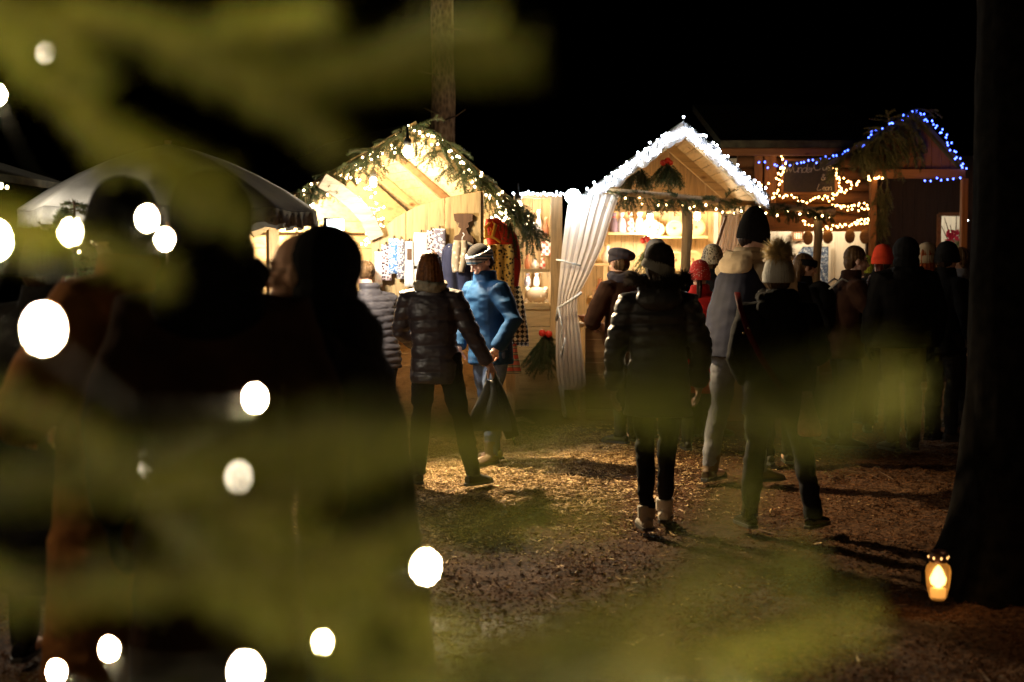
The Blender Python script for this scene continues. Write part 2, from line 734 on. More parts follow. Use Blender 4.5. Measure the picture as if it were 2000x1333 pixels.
def hand(mb, w, d, n, curl=0.5, flip=1, s=1.0):
    """palm, four bent fingers of different lengths and a thumb from the side of the palm"""
    w, d, n = Vector(w), Vector(d).normalized(), Vector(n).normalized()
    n = (n - d * n.dot(d)).normalized()
    sd = d.cross(n) * flip
    Mx = Matrix((sd, n, d)).transposed()
    mb.ell(w + d * .045 * s, (.042 * s, .019 * s, .055 * s), Mx, 12, 8)
    mb.tube([w - d * .04 * s, w + d * .02 * s], [.03 * s, .031 * s], 8)
    for i, (off, ln) in enumerate(((-.03, .078), (-.010, .09), (.011, .084), (.031, .066))):
        p = w + d * (.085 * s) + sd * (off * s)
        dd = d.copy()
        pts = [p - d * .02 * s, p]
        for j, fr in enumerate((.45, .32, .23)):
            a = curl * (0.6 + .35 * j + .1 * i)
            dd = (dd * math.cos(a) + n * math.sin(a)).normalized()
            nn = n - dd * n.dot(dd)
            n2 = nn.normalized() if nn.length > .05 else n
            p = p + dd * (ln * fr * s)
            pts.append(p)
        mb.tube(pts, [.0105 * s, .0105 * s, .0095 * s, .009 * s, .0075 * s], 7)
    b = w + d * .025 * s - sd * .034 * s
    t1 = (d * .6 - sd * .75 + n * .25).normalized()
    t2 = (d * .85 - sd * .2 + n * .5).normalized()
    mb.tube([b - t1 * .01 * s, b + t1 * .034 * s, b + t1 * .034 * s + t2 * .03 * s, b + t1 * .034 * s + t2 * .05 * s], [.014 * s, .012 * s, .0105 * s, .008 * s], 7)


def dome(mb, c, rx, ry, zb, zt, Mh, p=2.3, n=12, seg=40, lift=0.0, shift=(0, 0)):
    """closed knitted-hat dome in head coordinates"""
    vs, fs = [], []
    for i in range(n):
        t = i / (n - 1)
        k = (1 - t ** p) ** (1 / p) if t < 1 else 0.03
        k = max(k, 0.03)
        for j in range(seg):
            a = 2 * PI * j / seg
            q = Vector((rx * k * math.cos(a) + shift[0] * t, ry * k * math.sin(a) + shift[1] * t, zb + (zt - zb) * t + lift * math.sin(a) * (1 - t)))
            vs.append(Vector(c) + Mh @ q)
    for i in range(n - 1):
        for j in range(seg):
            a, b = i * seg + j, i * seg + (j + 1) % seg
            fs.append((a, b, b + seg, a + seg))
    fs.append(tuple(range(seg - 1, -1, -1)))
    fs.append(tuple((n - 1) * seg + j for j in range(seg)))
    mb.add(vs, fs)


def fur(pts_dirs, L, w, name, mat, parent):
    b = np.array([tuple(p) for p, _ in pts_dirs])
    d = np.array([tuple(x) for _, x in pts_dirs])
    d /= np.linalg.norm(d, axis=1)[:, None]
    nd = Needles()
    nd.b, nd.d = [b], [d]
    nd.l, nd.w = [L * (.5 + RNG.random(len(b)))], [np.full(len(b), w)]
    return obj(name, nd.mesh(name), mat, parent, local=True)


def person(px, Y, H, a, label, coat, trousers=None, shoes=None, hem=0.78, bulk=1.0, puffer=None, wrinkle=0.007,
           head='hair_short', headmat=None, hairmat=None, lf=(-.10, -.02), rf=(.10, .02), le=None, lw=None, re=None, rw=None,
           lean=0.0, sway=0.0, yaw=0.0, nod=0.0, collar=1.55, sleeve=None, skin=None, curl=0.6, extra=None, group='visitors at the market', kneel=0.03, knee_r=0.03,
           hood=None, face=True, flare=1.0, shaft=0.2, cuff=-.02, legk=1.0, lpalm=(1, 0, 0), rpalm=(-1, 0, 0), roll=0.0):
    """one continuous body; clothing, hair and hat as its children. Local +Y is the way the person faces."""
    s = H / 1.75
    X = GX(px, Y)
    V = lambda x, y, z: Vector((x * s, y * s, z * s))
    skin = skin or M['skin']
    sh_y = lean
    top = lambda z: lean * max(0, (z - .95)) / .5                 # forward lean grows with height
    swx = lambda z: sway * max(0, (z - .95)) / .5
    T = lambda x, y, z: V(x + swx(z), y + top(z), z)
    hc = T(0, .015, 1.622)
    hc.y += lean * .25 * s
    le = V(*(le or (-.26, -.03, 1.13)))
    lw = V(*(lw or (-.27, .06, .88)))
    re = V(*(re or (.26, -.03, 1.13)))
    rw = V(*(rw or (.27, .06, .88)))
    ls, rs = T(-.175, 0, 1.40), T(.175, 0, 1.40)
    Mh = Matrix.Rotation(yaw, 3, 'Z') @ Matrix.Rotation(-nod, 3, 'X') @ Matrix.Rotation(roll, 3, 'Y')
    HP = lambda x, y, z: hc + Mh @ Vector((x * s, y * s, z * s))
    lh, rh = V(-.09, 0, .92), V(.09, 0, .92)
    la, ra = V(lf[0], lf[1] - .03, .09), V(rf[0], rf[1] - .03, .09)
    lk = (lh + la) / 2 + V(0, kneel, .03)
    rk = (rh + ra) / 2 + V(0, knee_r, .03)
    # ---- body
    b = MB()
    b.ell(HP(0, -.010, .03), (.075 * s, .094 * s, .094 * s), Mh)
    b.ell(HP(0, .022, -.03), (.062 * s, .068 * s, .088 * s), Mh)
    b.ell(HP(0, .060, -.098), (.026 * s, .024 * s, .022 * s), Mh)
    if face:
        b.tube([HP(0, .085, .022), HP(0, .103, -.006), HP(0, .118, -.030), HP(0, .100, -.040)], [.008 * s, .010 * s, .0135 * s, .010 * s], 8)
        b.tube([HP(-.046, .070, .030), HP(0, .092, .034), HP(.046, .070, .030)], [.011 * s, .010 * s, .011 * s], 8)
        b.tube([HP(-.024, .080, -.064), HP(0, .093, -.062), HP(.024, .080, -.064)], [.006 * s, .010 * s, .006 * s], 8)
        for q in (-1, 1):
            b.ell(HP(q * .038, .058, -.022), (.024 * s, .026 * s, .024 * s), Mh)
            b.ell(HP(q * .076, -.004, -.008), (.010 * s, .020 * s, .031 * s), Mh)
    b.tube([T(0, -.02, 1.38), T(0, -.012, 1.48), hc + V(0, -.012, -.05)], [.075 * s, .056 * s, .055 * s], 12)
    b.rings([(swx(z) * s, top(z) * s, z * s, rx * s, ry * s) for z, rx, ry in ((.90, .12, .08), (1.08, .11, .08), (1.3, .14, .085), (1.42, .12, .06))])
    for S_, E, W, q, pn in ((ls, le, lw, -1, lpalm), (rs, re, rw, 1, rpalm)):
        b.tube([T(0, 0, 1.38), S_, E, W], [.05 * s, .042 * s, .036 * s, .027 * s], 10)
        hand(b, W, W - E, Vector(pn), curl, q, s)
    for h_, k_, an in ((lh, lk, la), (rh, rk, ra)):
        b.tube([h_ + V(0, 0, .06), k_, an], [.07 * s, .05 * s, .036 * s], 10)
        b.ell(an + V(0, .05, -.045), (.035 * s, .09 * s, .03 * s))
    body = obj('person', b, skin)
    tag(body, label, 'person', group)
    body.location = (X, Y, 0)
    body.rotation_euler = (0, 0, a)
    later(body, .0065 * s, 1)
    if face:
        for q in (-1, 1):
            e = MB()
            e.ell(HP(q * .031, .083, .010), (.012 * s, .008 * s, .006 * s), Mh)
            obj('eye', e, M['eye'], body, True, local=True)
            e = MB()
            e.tube([HP(q * .013, .098, .032), HP(q * .032, .092, .038), HP(q * .050, .074, .032)], [.004 * s, .0045 * s, .003 * s], 6)
            obj('eyebrow', e, hairmat or M['brow'], body, True, local=True)
    # ---- coat
    c = MB()
    k = bulk
    zs = sorted([hem, (hem + 1.08) / 2, 1.08, 1.22, 1.33, 1.41, 1.465, collar])
    prof = {hem: (.185 * flare, .150 * flare)}
    for z in zs:
        if z == hem: rx, ry = .19 * flare * k, .155 * flare * k
        elif z < 1.08: rx, ry = .183 * (1 + (flare - 1) * .5) * k, .15 * k
        elif z == 1.08: rx, ry = .168 * k, .132 * k
        elif z == 1.22: rx, ry = .178 * k, .138 * k
        elif z == 1.33: rx, ry = .190 * k, .135 * k
        elif z == 1.41: rx, ry = .175 * k, .110 * k
        elif z == 1.465: rx, ry = .105, .092
        else: rx, ry = .082, .085
        prof[z] = (rx, ry)
    c.rings([(swx(z) * s, (top(z) - .004) * s, z * s, prof[z][0] * s, prof[z][1] * s) for z in zs])
    sl = MB() if sleeve else c
    for S_, E, W in ((ls, le, lw), (rs, re, rw)):
        d1, d2 = (E - S_), (W - E)
        q = -1 if S_ is ls else 1
        inn = T(q * .09, 0, 1.40)
        sl.tube([inn, S_ + V(0, 0, -.01), S_ + d1 * .5, E, E + d2 * .5, W - d2.normalized() * .01 * s],
                [.075 * k * s, .088 * k * s, .078 * k * s, .068 * k * s, .062 * k * s, .052 * k * s], 14)
    seed = random.random() * 50
    post = post_puffer(puffer * s, .011, seed) if puffer else post_wrinkle(wrinkle, seed)
    co = obj('coat', c, coat, body, local=True)
    later(co, .0095 * s, 3 if not puffer else 2, post)
    if sleeve:
        so = obj('sleeves', sl, sleeve, body, local=True)
        so.name = 'jacket_sleeve'
        later(so, .0095 * s, 2, post_wrinkle(wrinkle * 1.4, seed))
    # ---- trousers
    if trousers is not None:
        t = MB()
        t.rings([(0, 0, z * s, rx * s, ry * s) for z, rx, ry in ((.82, .15, .115), (.92, .165, .12), (1.02, .15, .11))])
        for h_, k_, an in ((lh, lk, la), (rh, rk, ra)):
            t.tube([h_ + V(0, 0, .05), (h_ + k_) / 2, k_, (k_ + an) / 2 + V(0, -.02, 0), an + V(0, 0, cuff)], [.104 * s * legk, .094 * s * legk, .070 * s * legk, .066 * s * legk, .055 * s * legk], 14)
        to = obj('trousers', t, trousers, body, local=True)
        later(to, .0105 * s, 2, post_wrinkle(.010, seed + 3, 7, 15))
    # ---- shoes
    if shoes is not None:
        for an, kk in ((la, lk), (ra, rk)):
            f = MB()
            d = V(an.x / s * .25, .1, 0).normalized()
            z0 = -.09 * s
            f.tube([an + (kk - an).normalized() * shaft * .5 * s, an + V(0, 0, -.02)], [.058 * s, .054 * s], 12)
            sd = Vector((d.y, -d.x, 0))
            f.tube([an - d * .07 * s + V(0, 0, -.05), an - d * .03 * s + V(0, 0, -.045), an + d * .05 * s + V(0, 0, -.048), an + d * .12 * s + V(0, 0, -.058), an + d * .17 * s + V(0, 0, -.066), an + d * .195 * s + V(0, 0, -.072)],
                   [(.030 * s, .034 * s), (.040 * s, .045 * s), (.042 * s, .042 * s), (.047 * s, .032 * s), (.040 * s, .024 * s), (.018 * s, .014 * s)], 12, side=sd)
            so = obj('shoe', f, shoes, body, local=True)
            later(so, .007 * s, 2)
            sm = MB()
            ol = []
            for (y, w_) in ((-.085, .022), (-.06, .036), (0, .040), (.07, .044), (.12, .048), (.17, .040), (.2, .018)):
                ol.append((y, w_))
            pts = [an + d * (y * s) + sd * (w_ * s) + V(0, 0, -.088) for y, w_ in ol] + [an + d * (y * s) - sd * (w_ * s) + V(0, 0, -.088) for y, w_ in reversed(ol)]
            sm.prism(pts, (0, 0, .02 * s))
            obj('sole', sm, M['sole'], so, local=True)
    # ---- hair and hats
    hm = hairmat or M['brow']

    def hair(kind):
        g = MB()
        if kind == 'bob':
            g.ell(HP(0, -.018, .035), (.091 * s, .104 * s, .098 * s), Mh)
            g.tube([HP(0, -.03, .05), HP(0, -.035, -.04), HP(0, -.04, -.115), HP(0, -.04, -.14)], [(.09 * s, .085 * s), (.104 * s, .085 * s), (.112 * s, .082 * s), (.10 * s, .07 * s)], 16, side=(1, 0, 0))
        elif kind == 'short':
            g.ell(HP(0, -.018, .042), (.083 * s, .098 * s, .095 * s), Mh)
            g.ell(HP(0, -.05, -.01), (.074 * s, .058 * s, .08 * s), Mh)
        elif kind == 'under':
            g.ell(HP(0, -.035, -.015), (.079 * s, .080 * s, .072 * s), Mh)
        elif kind == 'long':
            g.ell(HP(0, -.018, .035), (.087 * s, .102 * s, .098 * s), Mh)
            g.tube([HP(0, -.05, .02), HP(0, -.07, -.12), HP(0, -.085, -.28), HP(0, -.09, -.34)], [(.08 * s, .07 * s), (.088 * s, .055 * s), (.075 * s, .045 * s), (.03 * s, .02 * s)], 14, side=(1, 0, 0))
        elif kind == 'bun':
            g.ell(HP(0, -.018, .04), (.083 * s, .098 * s, .094 * s), Mh)
            g.ell(HP(0, -.10, .06), (.04 * s, .035 * s, .04 * s), Mh)
        elif kind == 'braid':
            pts = [HP(0, -.08, -.03), HP(.005, -.11, -.10), HP(0, -.12, -.19), HP(0, -.12, -.26)]
            g.tube(pts, [.03 * s, .026 * s, .022 * s, .01 * s], 10)
        o = obj('hair', g, hm, body, local=True)
        later(o, .006 * s, 1, post_hair(hc, .005, random.random() * 30))
        return o
    if head.startswith('hair_'):
        hair(head[5:])
    else:
        kind = head
        if kind != 'hood':
            hair((extra or {}).get('hair', 'under'))
        g = MB()
        rib = True
        if kind == 'beanie':
            dome(g, hc, .096 * s, .116 * s, -.022 * s, .163 * s, Mh, 2.4)
            dome(g, hc, .100 * s, .121 * s, -.026 * s, .055 * s, Mh, 7, 6)
        elif kind == 'tall':
            dome(g, hc, .098 * s, .114 * s, -.035 * s, .20 * s, Mh, 1.9, shift=(-.0 * s, -.035 * s))
        elif kind == 'beret':
            dome(g, hc, .088 * s, .104 * s, .02 * s, .11 * s, Mh, 3, 6)
            g.ell(HP(.02, -.035, .075), (.128 * s, .138 * s, .058 * s), Mh @ Matrix.Rotation(.22, 3, 'Y') @ Matrix.Rotation(.25, 3, 'X'))
            rib = False
        elif kind == 'headband':
            dome(g, hc, .090 * s, .108 * s, .018 * s, .085 * s, Mh, 7, 6)
        elif kind == 'hood':
            bk = (extra or {}).get('back', 0)
            g.ell(HP(0, -.045 - bk, .030), (.108 * s, .118 * s, .122 * s), Mh)
            g.ell(HP(0, -.045 - bk, -.07), (.112 * s, .105 * s, .10 * s), Mh)
            rib = False
        elif kind == 'brim':
            dome(g, hc, .096 * s, .114 * s, -.01 * s, .155 * s, Mh, 2.4)
        name = 'hood' if kind == 'hood' else 'headband' if kind == 'headband' else 'hat'
        o = obj(name, g, headmat, body, True, local=True)
        later(o, .006 * s, 2, post_rib(hc, .004, 40) if rib else post_wrinkle(.004, seed))
        if extra and extra.get('pom'):
            c0 = HP(0, -.05, .165)
            pd = []
            for _ in range(1500):
                v = Vector((random.gauss(0, 1), random.gauss(0, 1), random.gauss(0, 1))).normalized()
                pd.append((c0 + v * .02 * s, v))
            fur(pd, .075 * s, .006, 'pompom', extra['pom'], o)
        if extra and extra.get('band'):
            g = MB()
            dome(g, hc, .104 * s, .118 * s, -.035 * s, .055 * s, Mh @ Matrix.Rotation(extra.get('tilt', 0), 3, 'Y'), 5, 6)
            o2 = obj('hat_band', g, extra['band'], o, True, local=True)
            later(o2, .006 * s, 2, post_rib(hc, .004, 50))
    if hood is not None:                                          # a hood lying on the back
        g = MB()
        g.ell(T(0, -.105, 1.435), (.145 * s, .065 * s, .095 * s), Matrix.Rotation(-.35, 3, 'X'))
        g.tube([T(-.10, .03, 1.49), T(-.105, -.08, 1.495), T(0, -.125, 1.48), T(.105, -.08, 1.495), T(.10, .03, 1.49)], [.030 * s, .036 * s, .04 * s, .036 * s, .030 * s], 10)
        o = obj('hood', g, hood, body, local=True)
        later(o, .0085 * s, 2, post_wrinkle(.006, seed + 1))
        if extra and extra.get('furtrim'):
            pd = []
            for i in range(2400):
                t_ = random.random()
                an = PI * (t_ * 1.25 - .125) + PI
                c0 = T(.155 * math.cos(an), -.02 + .15 * math.sin(an), 1.53 + .02 * math.cos(2 * an))
                v = Vector((random.gauss(0, .6) + .5 * math.cos(an), random.gauss(0, .6) + .5 * math.sin(an), random.gauss(.3, .6)))
                pd.append((c0, v))
            fur(pd, .06 * s, .006, 'fur_trim', extra['furtrim'], o)
    if extra and extra.get('glasses'):
        g = MB()
        for q in (-1, 1):
            cx = .033 * q
            pts = [HP(cx + .024 * math.cos(t_ * PI / 5), .100, .008 + .018 * math.sin(t_ * PI / 5)) for t_ in range(11)]
            g.tube(pts, .0022 * s, 5)
            g.tube([HP(q * .057, .098, .012), HP(q * .078, .0, .010)], .0022 * s, 5)
        g.tube([HP(-.010, .102, .012), HP(.010, .102, .012)], .0022 * s, 5)
        obj('spectacles', g, M['metal'], body, True, local=True)
    if extra and extra.get('scarf'):
        g = MB()
        pts = [T(.10 * math.cos(t_), -.01 + .10 * math.sin(t_), 1.50 + .012 * math.sin(3 * t_)) for t_ in [2 * PI * i / 14 for i in range(15)]]
        g.tube(pts, .045 * s, 10)
        g.ell(T(0, .0, 1.5), (.09 * s, .09 * s, .05 * s))
        o = obj('scarf', g, extra['scarf'], body, local=True)
        later(o, .008 * s, 2, post_wrinkle(.007, seed + 2, 14, 22))
    if extra and extra.get('collar'):
        g = MB()
        pts = [T(.088 * math.cos(t_), -.018 + .085 * math.sin(t_), 1.505 + .01 * math.sin(2 * t_)) for t_ in [PI * .5 + 2 * PI * i / 16 for i in range(17)]]
        g.tube(pts, [(.022 * s, .045 * s)] * 17, 12, side=(0, 0, 1))
        g.tube([p + V(0, 0, -.03) for p in pts], .035 * s, 10)
        o = obj('fleece_collar', g, extra['collar'], body, local=True)
        later(o, .008 * s, 2, post_wrinkle(.006, seed + 2, 30, 30))
    if extra and extra.get('vest'):
        g = MB()
        g.rings([(swx(z) * s, (top(z) - .02) * s, z * s, rx * s, ry * s) for z, rx, ry in ((.83, .225, .20), (1.05, .21, .18), (1.25, .20, .165), (1.36, .175, .14), (1.44, .11, .10))])
        o = obj('vest', g, extra['vest'], body, local=True)
        later(o, .0095 * s, 2, post_wrinkle(.009, seed + 2, 6, 9))
    body['_hc'] = tuple(hc)
    return body
# ------------------------------------------------------------------ world, camera
W = bpy.data.worlds.new('World')
S.world = W
W.use_nodes = True
nt = W.node_tree
bg = nt.nodes['Background']
sky = nt.nodes.new('ShaderNodeTexSky')
sky.sky_type = 'NISHITA'
sky.sun_disc = False
sky.sun_elevation = R(-7)
sky.sun_rotation = R(200)
nt.links.new(sky.outputs['Color'], bg.inputs['Color'])
bg.inputs['Strength'].default_value = 0.03

cd = bpy.data.cameras.new('camera')
cam = bpy.data.objects.new('camera', cd)
COL.objects.link(cam)
cam.location = CAM
cam.rotation_euler = (PI / 2 - PITCH, 0, 0)
cd.lens = 50
cd.sensor_width = 36
cd.clip_start = 0.02
cd.clip_end = 400
cd.dof.use_dof = True
cd.dof.focus_distance = 10.8
cd.dof.aperture_fstop = 1.8
cd.dof.aperture_ratio = 1.15
S.camera = cam

# ------------------------------------------------------------------ ground
def axis(lo, hi, flo, fhi, fine, n=14):
    a = list(np.arange(flo, fhi, fine))
    g = [flo - (flo - lo) * (i / n) ** 3 for i in range(n, 0, -1)]
    h = [fhi + (hi - fhi) * (i / n) ** 3 for i in range(0, n + 1)]
    return np.array(g + a + h)


gx = axis(-70, 70, -2.6, 4.4, 0.034)
gy = axis(-20, 130, 4.6, 17.0, 0.042)
XX, YY = np.meshgrid(gx, gy)
pp = np.stack([XX.ravel(), YY.ravel(), np.zeros(XX.size)], 1)


def ground_z(p):
    z = vnoise(p * np.array([.55, .55, 1])) * 0.03 + vnoise(p * np.array([2.1, 2.1, 1]) + 3) * 0.018
    z = z + vnoise(p * np.array([6, 6, 1]) + 8) * 0.012 + vnoise(p * np.array([14, 14, 1]) + 21) * 0.014
    return z - 0.035


pp[:, 2] = ground_z(pp)
nx_, ny_ = len(gx), len(gy)
ii = (np.arange(ny_ - 1)[:, None] * nx_ + np.arange(nx_ - 1)[None, :]).ravel()
gq = np.stack([ii, ii + 1, ii + nx_ + 1, ii + nx_], 1)
gm = np_mesh('ground', pp, gq)
gm.polygons.foreach_set('use_smooth', [True] * len(gm.polygons))
m, nt, b = newmat('wet_bark_mulch')
v = coords(nt, (1, 1, 1))
n1 = N(nt, 'ShaderNodeTexNoise', Scale=0.9, Detail=5.0)
n2 = N(nt, 'ShaderNodeTexNoise', Scale=90.0, Detail=3.0)
n3 = N(nt, 'ShaderNodeTexNoise', Scale=38.0, Detail=6.0)
vs_ = coords(nt, (1, 2.2, 1), (0, 0, .4))
for n_ in (n1, n3):
    nt.links.new(v, n_.inputs['Vector'])
nt.links.new(vs_, n2.inputs['Vector'])
ca = ramp(nt, n3.outputs['Fac'], [(0.30, (0.014, 0.007, 0.004)), (0.55, (0.065, 0.030, 0.013)), (0.78, (0.16, 0.082, 0.034))])
cb = ramp(nt, n3.outputs['Fac'], [(0.30, (0.02, 0.011, 0.006)), (0.6, (0.10, 0.05, 0.022)), (0.8, (0.20, 0.11, 0.05))])
mx = N(nt, 'ShaderNodeMix', data_type='RGBA')
nt.links.new(ramp(nt, n1.outputs['Fac'], [(.4, (0, 0, 0)), (.62, (1, 1, 1))]), mx.inputs['Factor'])
nt.links.new(ca, mx.inputs['A'])
nt.links.new(cb, mx.inputs['B'])
nt.links.new(mx.outputs['Result'], b.inputs['Base Color'])
nt.links.new(ramp(nt, n1.outputs['Fac'], [(.30, (.34, .34, .34)), (.42, (.70, .70, .70)), (.6, (.9, .9, .9))]), b.inputs['Roughness'])
ad = N(nt, 'ShaderNodeMath', operation='ADD')
nt.links.new(n2.outputs['Fac'], ad.inputs[0])
nt.links.new(n3.outputs['Fac'], ad.inputs[1])
bump(nt, b, ad.outputs[0], 0.7, 0.012)
b.inputs['Specular IOR Level'].default_value = 0.07
M['ground'] = m
go = obj('ground', gm, m)
tag(go, kind='structure')

# shredded bark and straw lying on the ground
def chips(n, xf, L, w, name, mat, lift=.004):
    xs, ys = xf(n)
    keep = vnoise(np.stack([xs * 2.3, ys * 1.6, xs * 0], 1)) + .7 * vnoise(np.stack([xs * 6, ys * 5, xs * 0 + 4], 1)) > RNG.uniform(-1.3, .35, len(xs))
    xs, ys = xs[keep], ys[keep]
    b_ = np.stack([xs, ys, np.zeros(len(xs))], 1)
    b_[:, 2] = ground_z(b_) + lift
    an = RNG.random(len(xs)) * 2 * PI
    d_ = np.stack([np.cos(an), np.sin(an), RNG.normal(size=len(xs)) * .22], 1)
    d_ /= np.linalg.norm(d_, axis=1)[:, None]
    nd = Needles()
    nd.b, nd.d = [b_], [d_]
    nd.l, nd.w = [L * (.4 + RNG.random(len(xs)))], [w * (.5 + RNG.random(len(xs)))]
    o = obj(name, nd.mesh(name), mat)
    return tag(o, kind='stuff')


m, nt, b = newmat('straw_and_chips')
v = coords(nt)
n1 = N(nt, 'ShaderNodeTexNoise', Scale=70.0, Detail=1.0)
nt.links.new(v, n1.inputs['Vector'])
nt.links.new(ramp(nt, n1.outputs['Fac'], [(.35, (.13, .065, .02)), (.5, (.34, .20, .07)), (.68, (.56, .40, .17))]), b.inputs['Base Color'])
b.inputs['Roughness'].default_value = .7
M['chips'] = m
chips(95000, lambda n: (RNG.normal(-.25, .75, n), 12.2 - np.abs(RNG.normal(0, 1.9, n)) + RNG.random(n) * 1.8), .045, .010, 'wood_chips', M['chips'])
M['bark'] = plain('bark_shreds', (0.090, 0.038, 0.014), .85, scale=50, var=.7, spec=.06)
chips(190000, lambda n: (RNG.uniform(-2.4, 4.2, n), 4.7 + 11 * RNG.random(n) ** 1.4), .022, .007, 'bark_shreds', M['bark'], .003)

chips(900, lambda n: (RNG.uniform(-2.2, 4.0, n), 4.9 + 9 * RNG.random(n)), .16, .007, 'fallen_twigs', M['stem'], .006)

# ------------------------------------------------------------------ bulbs
M['warm'] = glow('warm_fairy_bulb', (1, .62, .25), 34)
M['warm_soft'] = glow('warm_white_bulb', (1, .78, .42), 30)
M['cold'] = glow('cold_white_bulb', (.80, .86, 1), 40)
M['blue'] = glow('blue_bulb', (.05, .11, 1), 10)
M['orange'] = glow('orange_bulb', (1, .50, .15), 24)
M['near_bulb'] = glow('tree_candle_bulb', (1, .78, .42), 1900)
for k_ in ('warm', 'warm_soft', 'cold', 'blue', 'orange'):
    M[k_].cycles.emission_sampling = 'FRONT'

UP = Vector((0, 0, 1))


def plank_wall(o, du, width, z0, z1, th, n, gap=.004, horizontal=False, top=None):
    """boards in the plane through o along du (unit, horizontal); thickness behind du x up"""
    mb = MB()
    o, du = Vector(o), Vector(du).normalized()
    nn = du.cross(UP)
    Mx = Matrix((du, -nn, UP)).transposed()
    if horizontal:
        h = (z1 - z0) / n
        for i in range(n):
            c = o + du * (width / 2) - nn * (th / 2)
            c.z = z0 + h * (i + .5)
            mb.box(c, (width, th, h - gap), Mx)
    else:
        w = width / n
        for i in range(n):
            zt = z1 if top is None else top((i + .5) / n)
            c = o + du * (w * (i + .5)) - nn * (th / 2)
            c.z = (z0 + zt) / 2
            mb.box(c, (w - gap, th, zt - z0), Mx)
    return mb


def drape(rows, Y, folds=5, amp=.03, thick=.006, cols=28, rsub=5, ph=0.0, slope=0.0, thin=.35):
    """hanging cloth: rows of (py, left px, right px) at distance Y"""
    g = []
    rr = []
    for a, b_ in zip(rows, rows[1:]):
        for k in range(rsub):
            t = k / rsub
            rr.append(tuple(a[i] + (b_[i] - a[i]) * t for i in range(3)))
    rr.append(rows[-1])
    w0 = max(r[2] - r[1] for r in rr)
    for i, (py, xl, xr) in enumerate(rr):
        row = []
        for j in range(cols + 1):
            t = j / cols
            q = P(xl + (xr - xl) * t, py, Y)
            k = amp * (thin + (1 - thin) * (1 - (xr - xl) / w0) + .3)
            q.y += k * math.sin(t * 2 * PI * folds + ph + i * .06) + .3 * k * math.sin(t * 2 * PI * folds * 2.3 + i * .11) + slope * t
            q.z += .0
            row.append(q)
        g.append(row)
    mb = MB()
    mb.sheet(g, thick)
    return mb


# ================================================================== stall on the left of the middle (warm, clothes)
TH = R(25)
U1, D1 = Vector((math.cos(TH), math.sin(TH), 0)), Vector((-math.sin(TH), math.cos(TH), 0))
R1 = P(818, 252, 12.3)
E1R = R1 + U1 * 1.0
E1R.z = 1.95
E1L = R1 - U1 * 1.41
E1L.z = 1.90
DEP = 2.5
stall1 = thing('market_stall', 'open gabled pine stall hung with clothes, spruce and warm white lights along its eaves', 'market stall', (R1.x, R1.y, 0), 'wooden market stalls')
for (A, B) in ((R1, E1R), (R1, E1L)):
    sl = (B - A)
    nrm = sl.cross(D1).normalized()
    if nrm.z < 0: nrm = -nrm
    mb = MB()
    mb.prism([A + nrm * .025, A + sl * 1.05 + nrm * .025, A + sl * 1.05 + D1 * DEP + nrm * .025, A + D1 * DEP + nrm * .025], nrm * .04)
    obj('roof', mb, M['roof'], stall1)
    mb = MB()
    nb = 11
    for i in range(nb):                                           # lining boards run down the slope... along the ridge
        a0, a1 = A + sl * (i / nb + .004), A + sl * ((i + 1) / nb - .002)
        mb.prism([a0, a1, a1 + D1 * DEP, a0 + D1 * DEP], nrm * .022)
    obj('roof_lining', mb, M['piney'], stall1)
    for k, t in enumerate((.95, 1.9)):
        mb = MB()
        mb.beam(A + D1 * t - nrm * .045, B + D1 * t - nrm * .035, .05, .07, D1)
        obj('rafter', mb, M['pine' if k else 'brownwood'], stall1, bevel=.004)
    mb = MB()
    mb.beam(A - D1 * .02 + nrm * .0, A + sl * 1.06 - D1 * .02, .03, .15, D1)
    obj('bargeboard', mb, M['pine'], stall1, bevel=.004)
mb = MB()
mb.beam(R1 + D1 * .05 - UP * .06, R1 + D1 * (DEP - .05) - UP * .06, .07, .10, U1)
obj('ridge_beam', mb, M['pine'], stall1)
# back wall, right wall, posts
bw = R1 + D1 * 2.25
o_ = bw - U1 * 1.3
obj('back_wall', plank_wall((o_.x, o_.y, 0), U1, 2.25, .05, 2.0, .03, 14, horizontal=True), M['pine'], stall1)
tri = MB()
tri.prism([bw - U1 * 1.35 - UP * .84, bw + U1 * .95 - UP * .80, bw - UP * .02], D1 * .03)
obj('gable_boards', tri, M['pine'], stall1)
mb = MB()
mb.beam(bw - U1 * 1.3 - UP * .80 - D1 * .06, bw + U1 * .95 - UP * .80 - D1 * .06, .09, .11, D1)
obj('tie_beam', mb, M['pine'], stall1, bevel=.004)
ow = R1 + U1 * .90
obj('side_wall', plank_wall(tuple((ow + D1 * .05).xy) + (0,), D1, 2.2, .05, 1.98, .03, 13, horizontal=True), M['pine'], stall1)
for q in (R1 + U1 * .86 + D1 * .03, R1 - U1 * 1.28 + D1 * .05, bw - U1 * 1.25 - D1 * .06):
    mb = MB()
    mb.box((q.x, q.y, .97), (.09, .09, 1.94), Matrix.Rotation(TH, 3, 'Z'))
    obj('post', mb, M['pinez'], stall1, bevel=.005)
# curved brace on the near corner
mb = MB()
arc = [P(628, 352, 11.75), P(655, 368, 11.78), P(690, 395, 11.82), P(718, 425, 11.86), P(735, 462, 11.9)]
for a_, b_ in zip(arc, arc[1:]):
    mb.beam(a_, b_ + (b_ - a_) * .06, .10, .13, (0, 1, 0))
obj('curved_brace', mb, M['greywood'], stall1, bevel=.006)
# counter and cloth
c0 = R1 - U1 * 1.25 + D1 * .12
obj('counter', plank_wall((c0.x, c0.y, 0), U1, 1.9, .05, .90, .04, 8, horizontal=True), M['pine'], stall1)
mb = MB()
cc = c0 + U1 * .95 + D1 * .22
mb.box((cc.x, cc.y, .92), (2.0, .55, .035), Matrix.Rotation(TH, 3, 'Z'))
obj('counter_top', mb, M['pale'], stall1, bevel=.006)
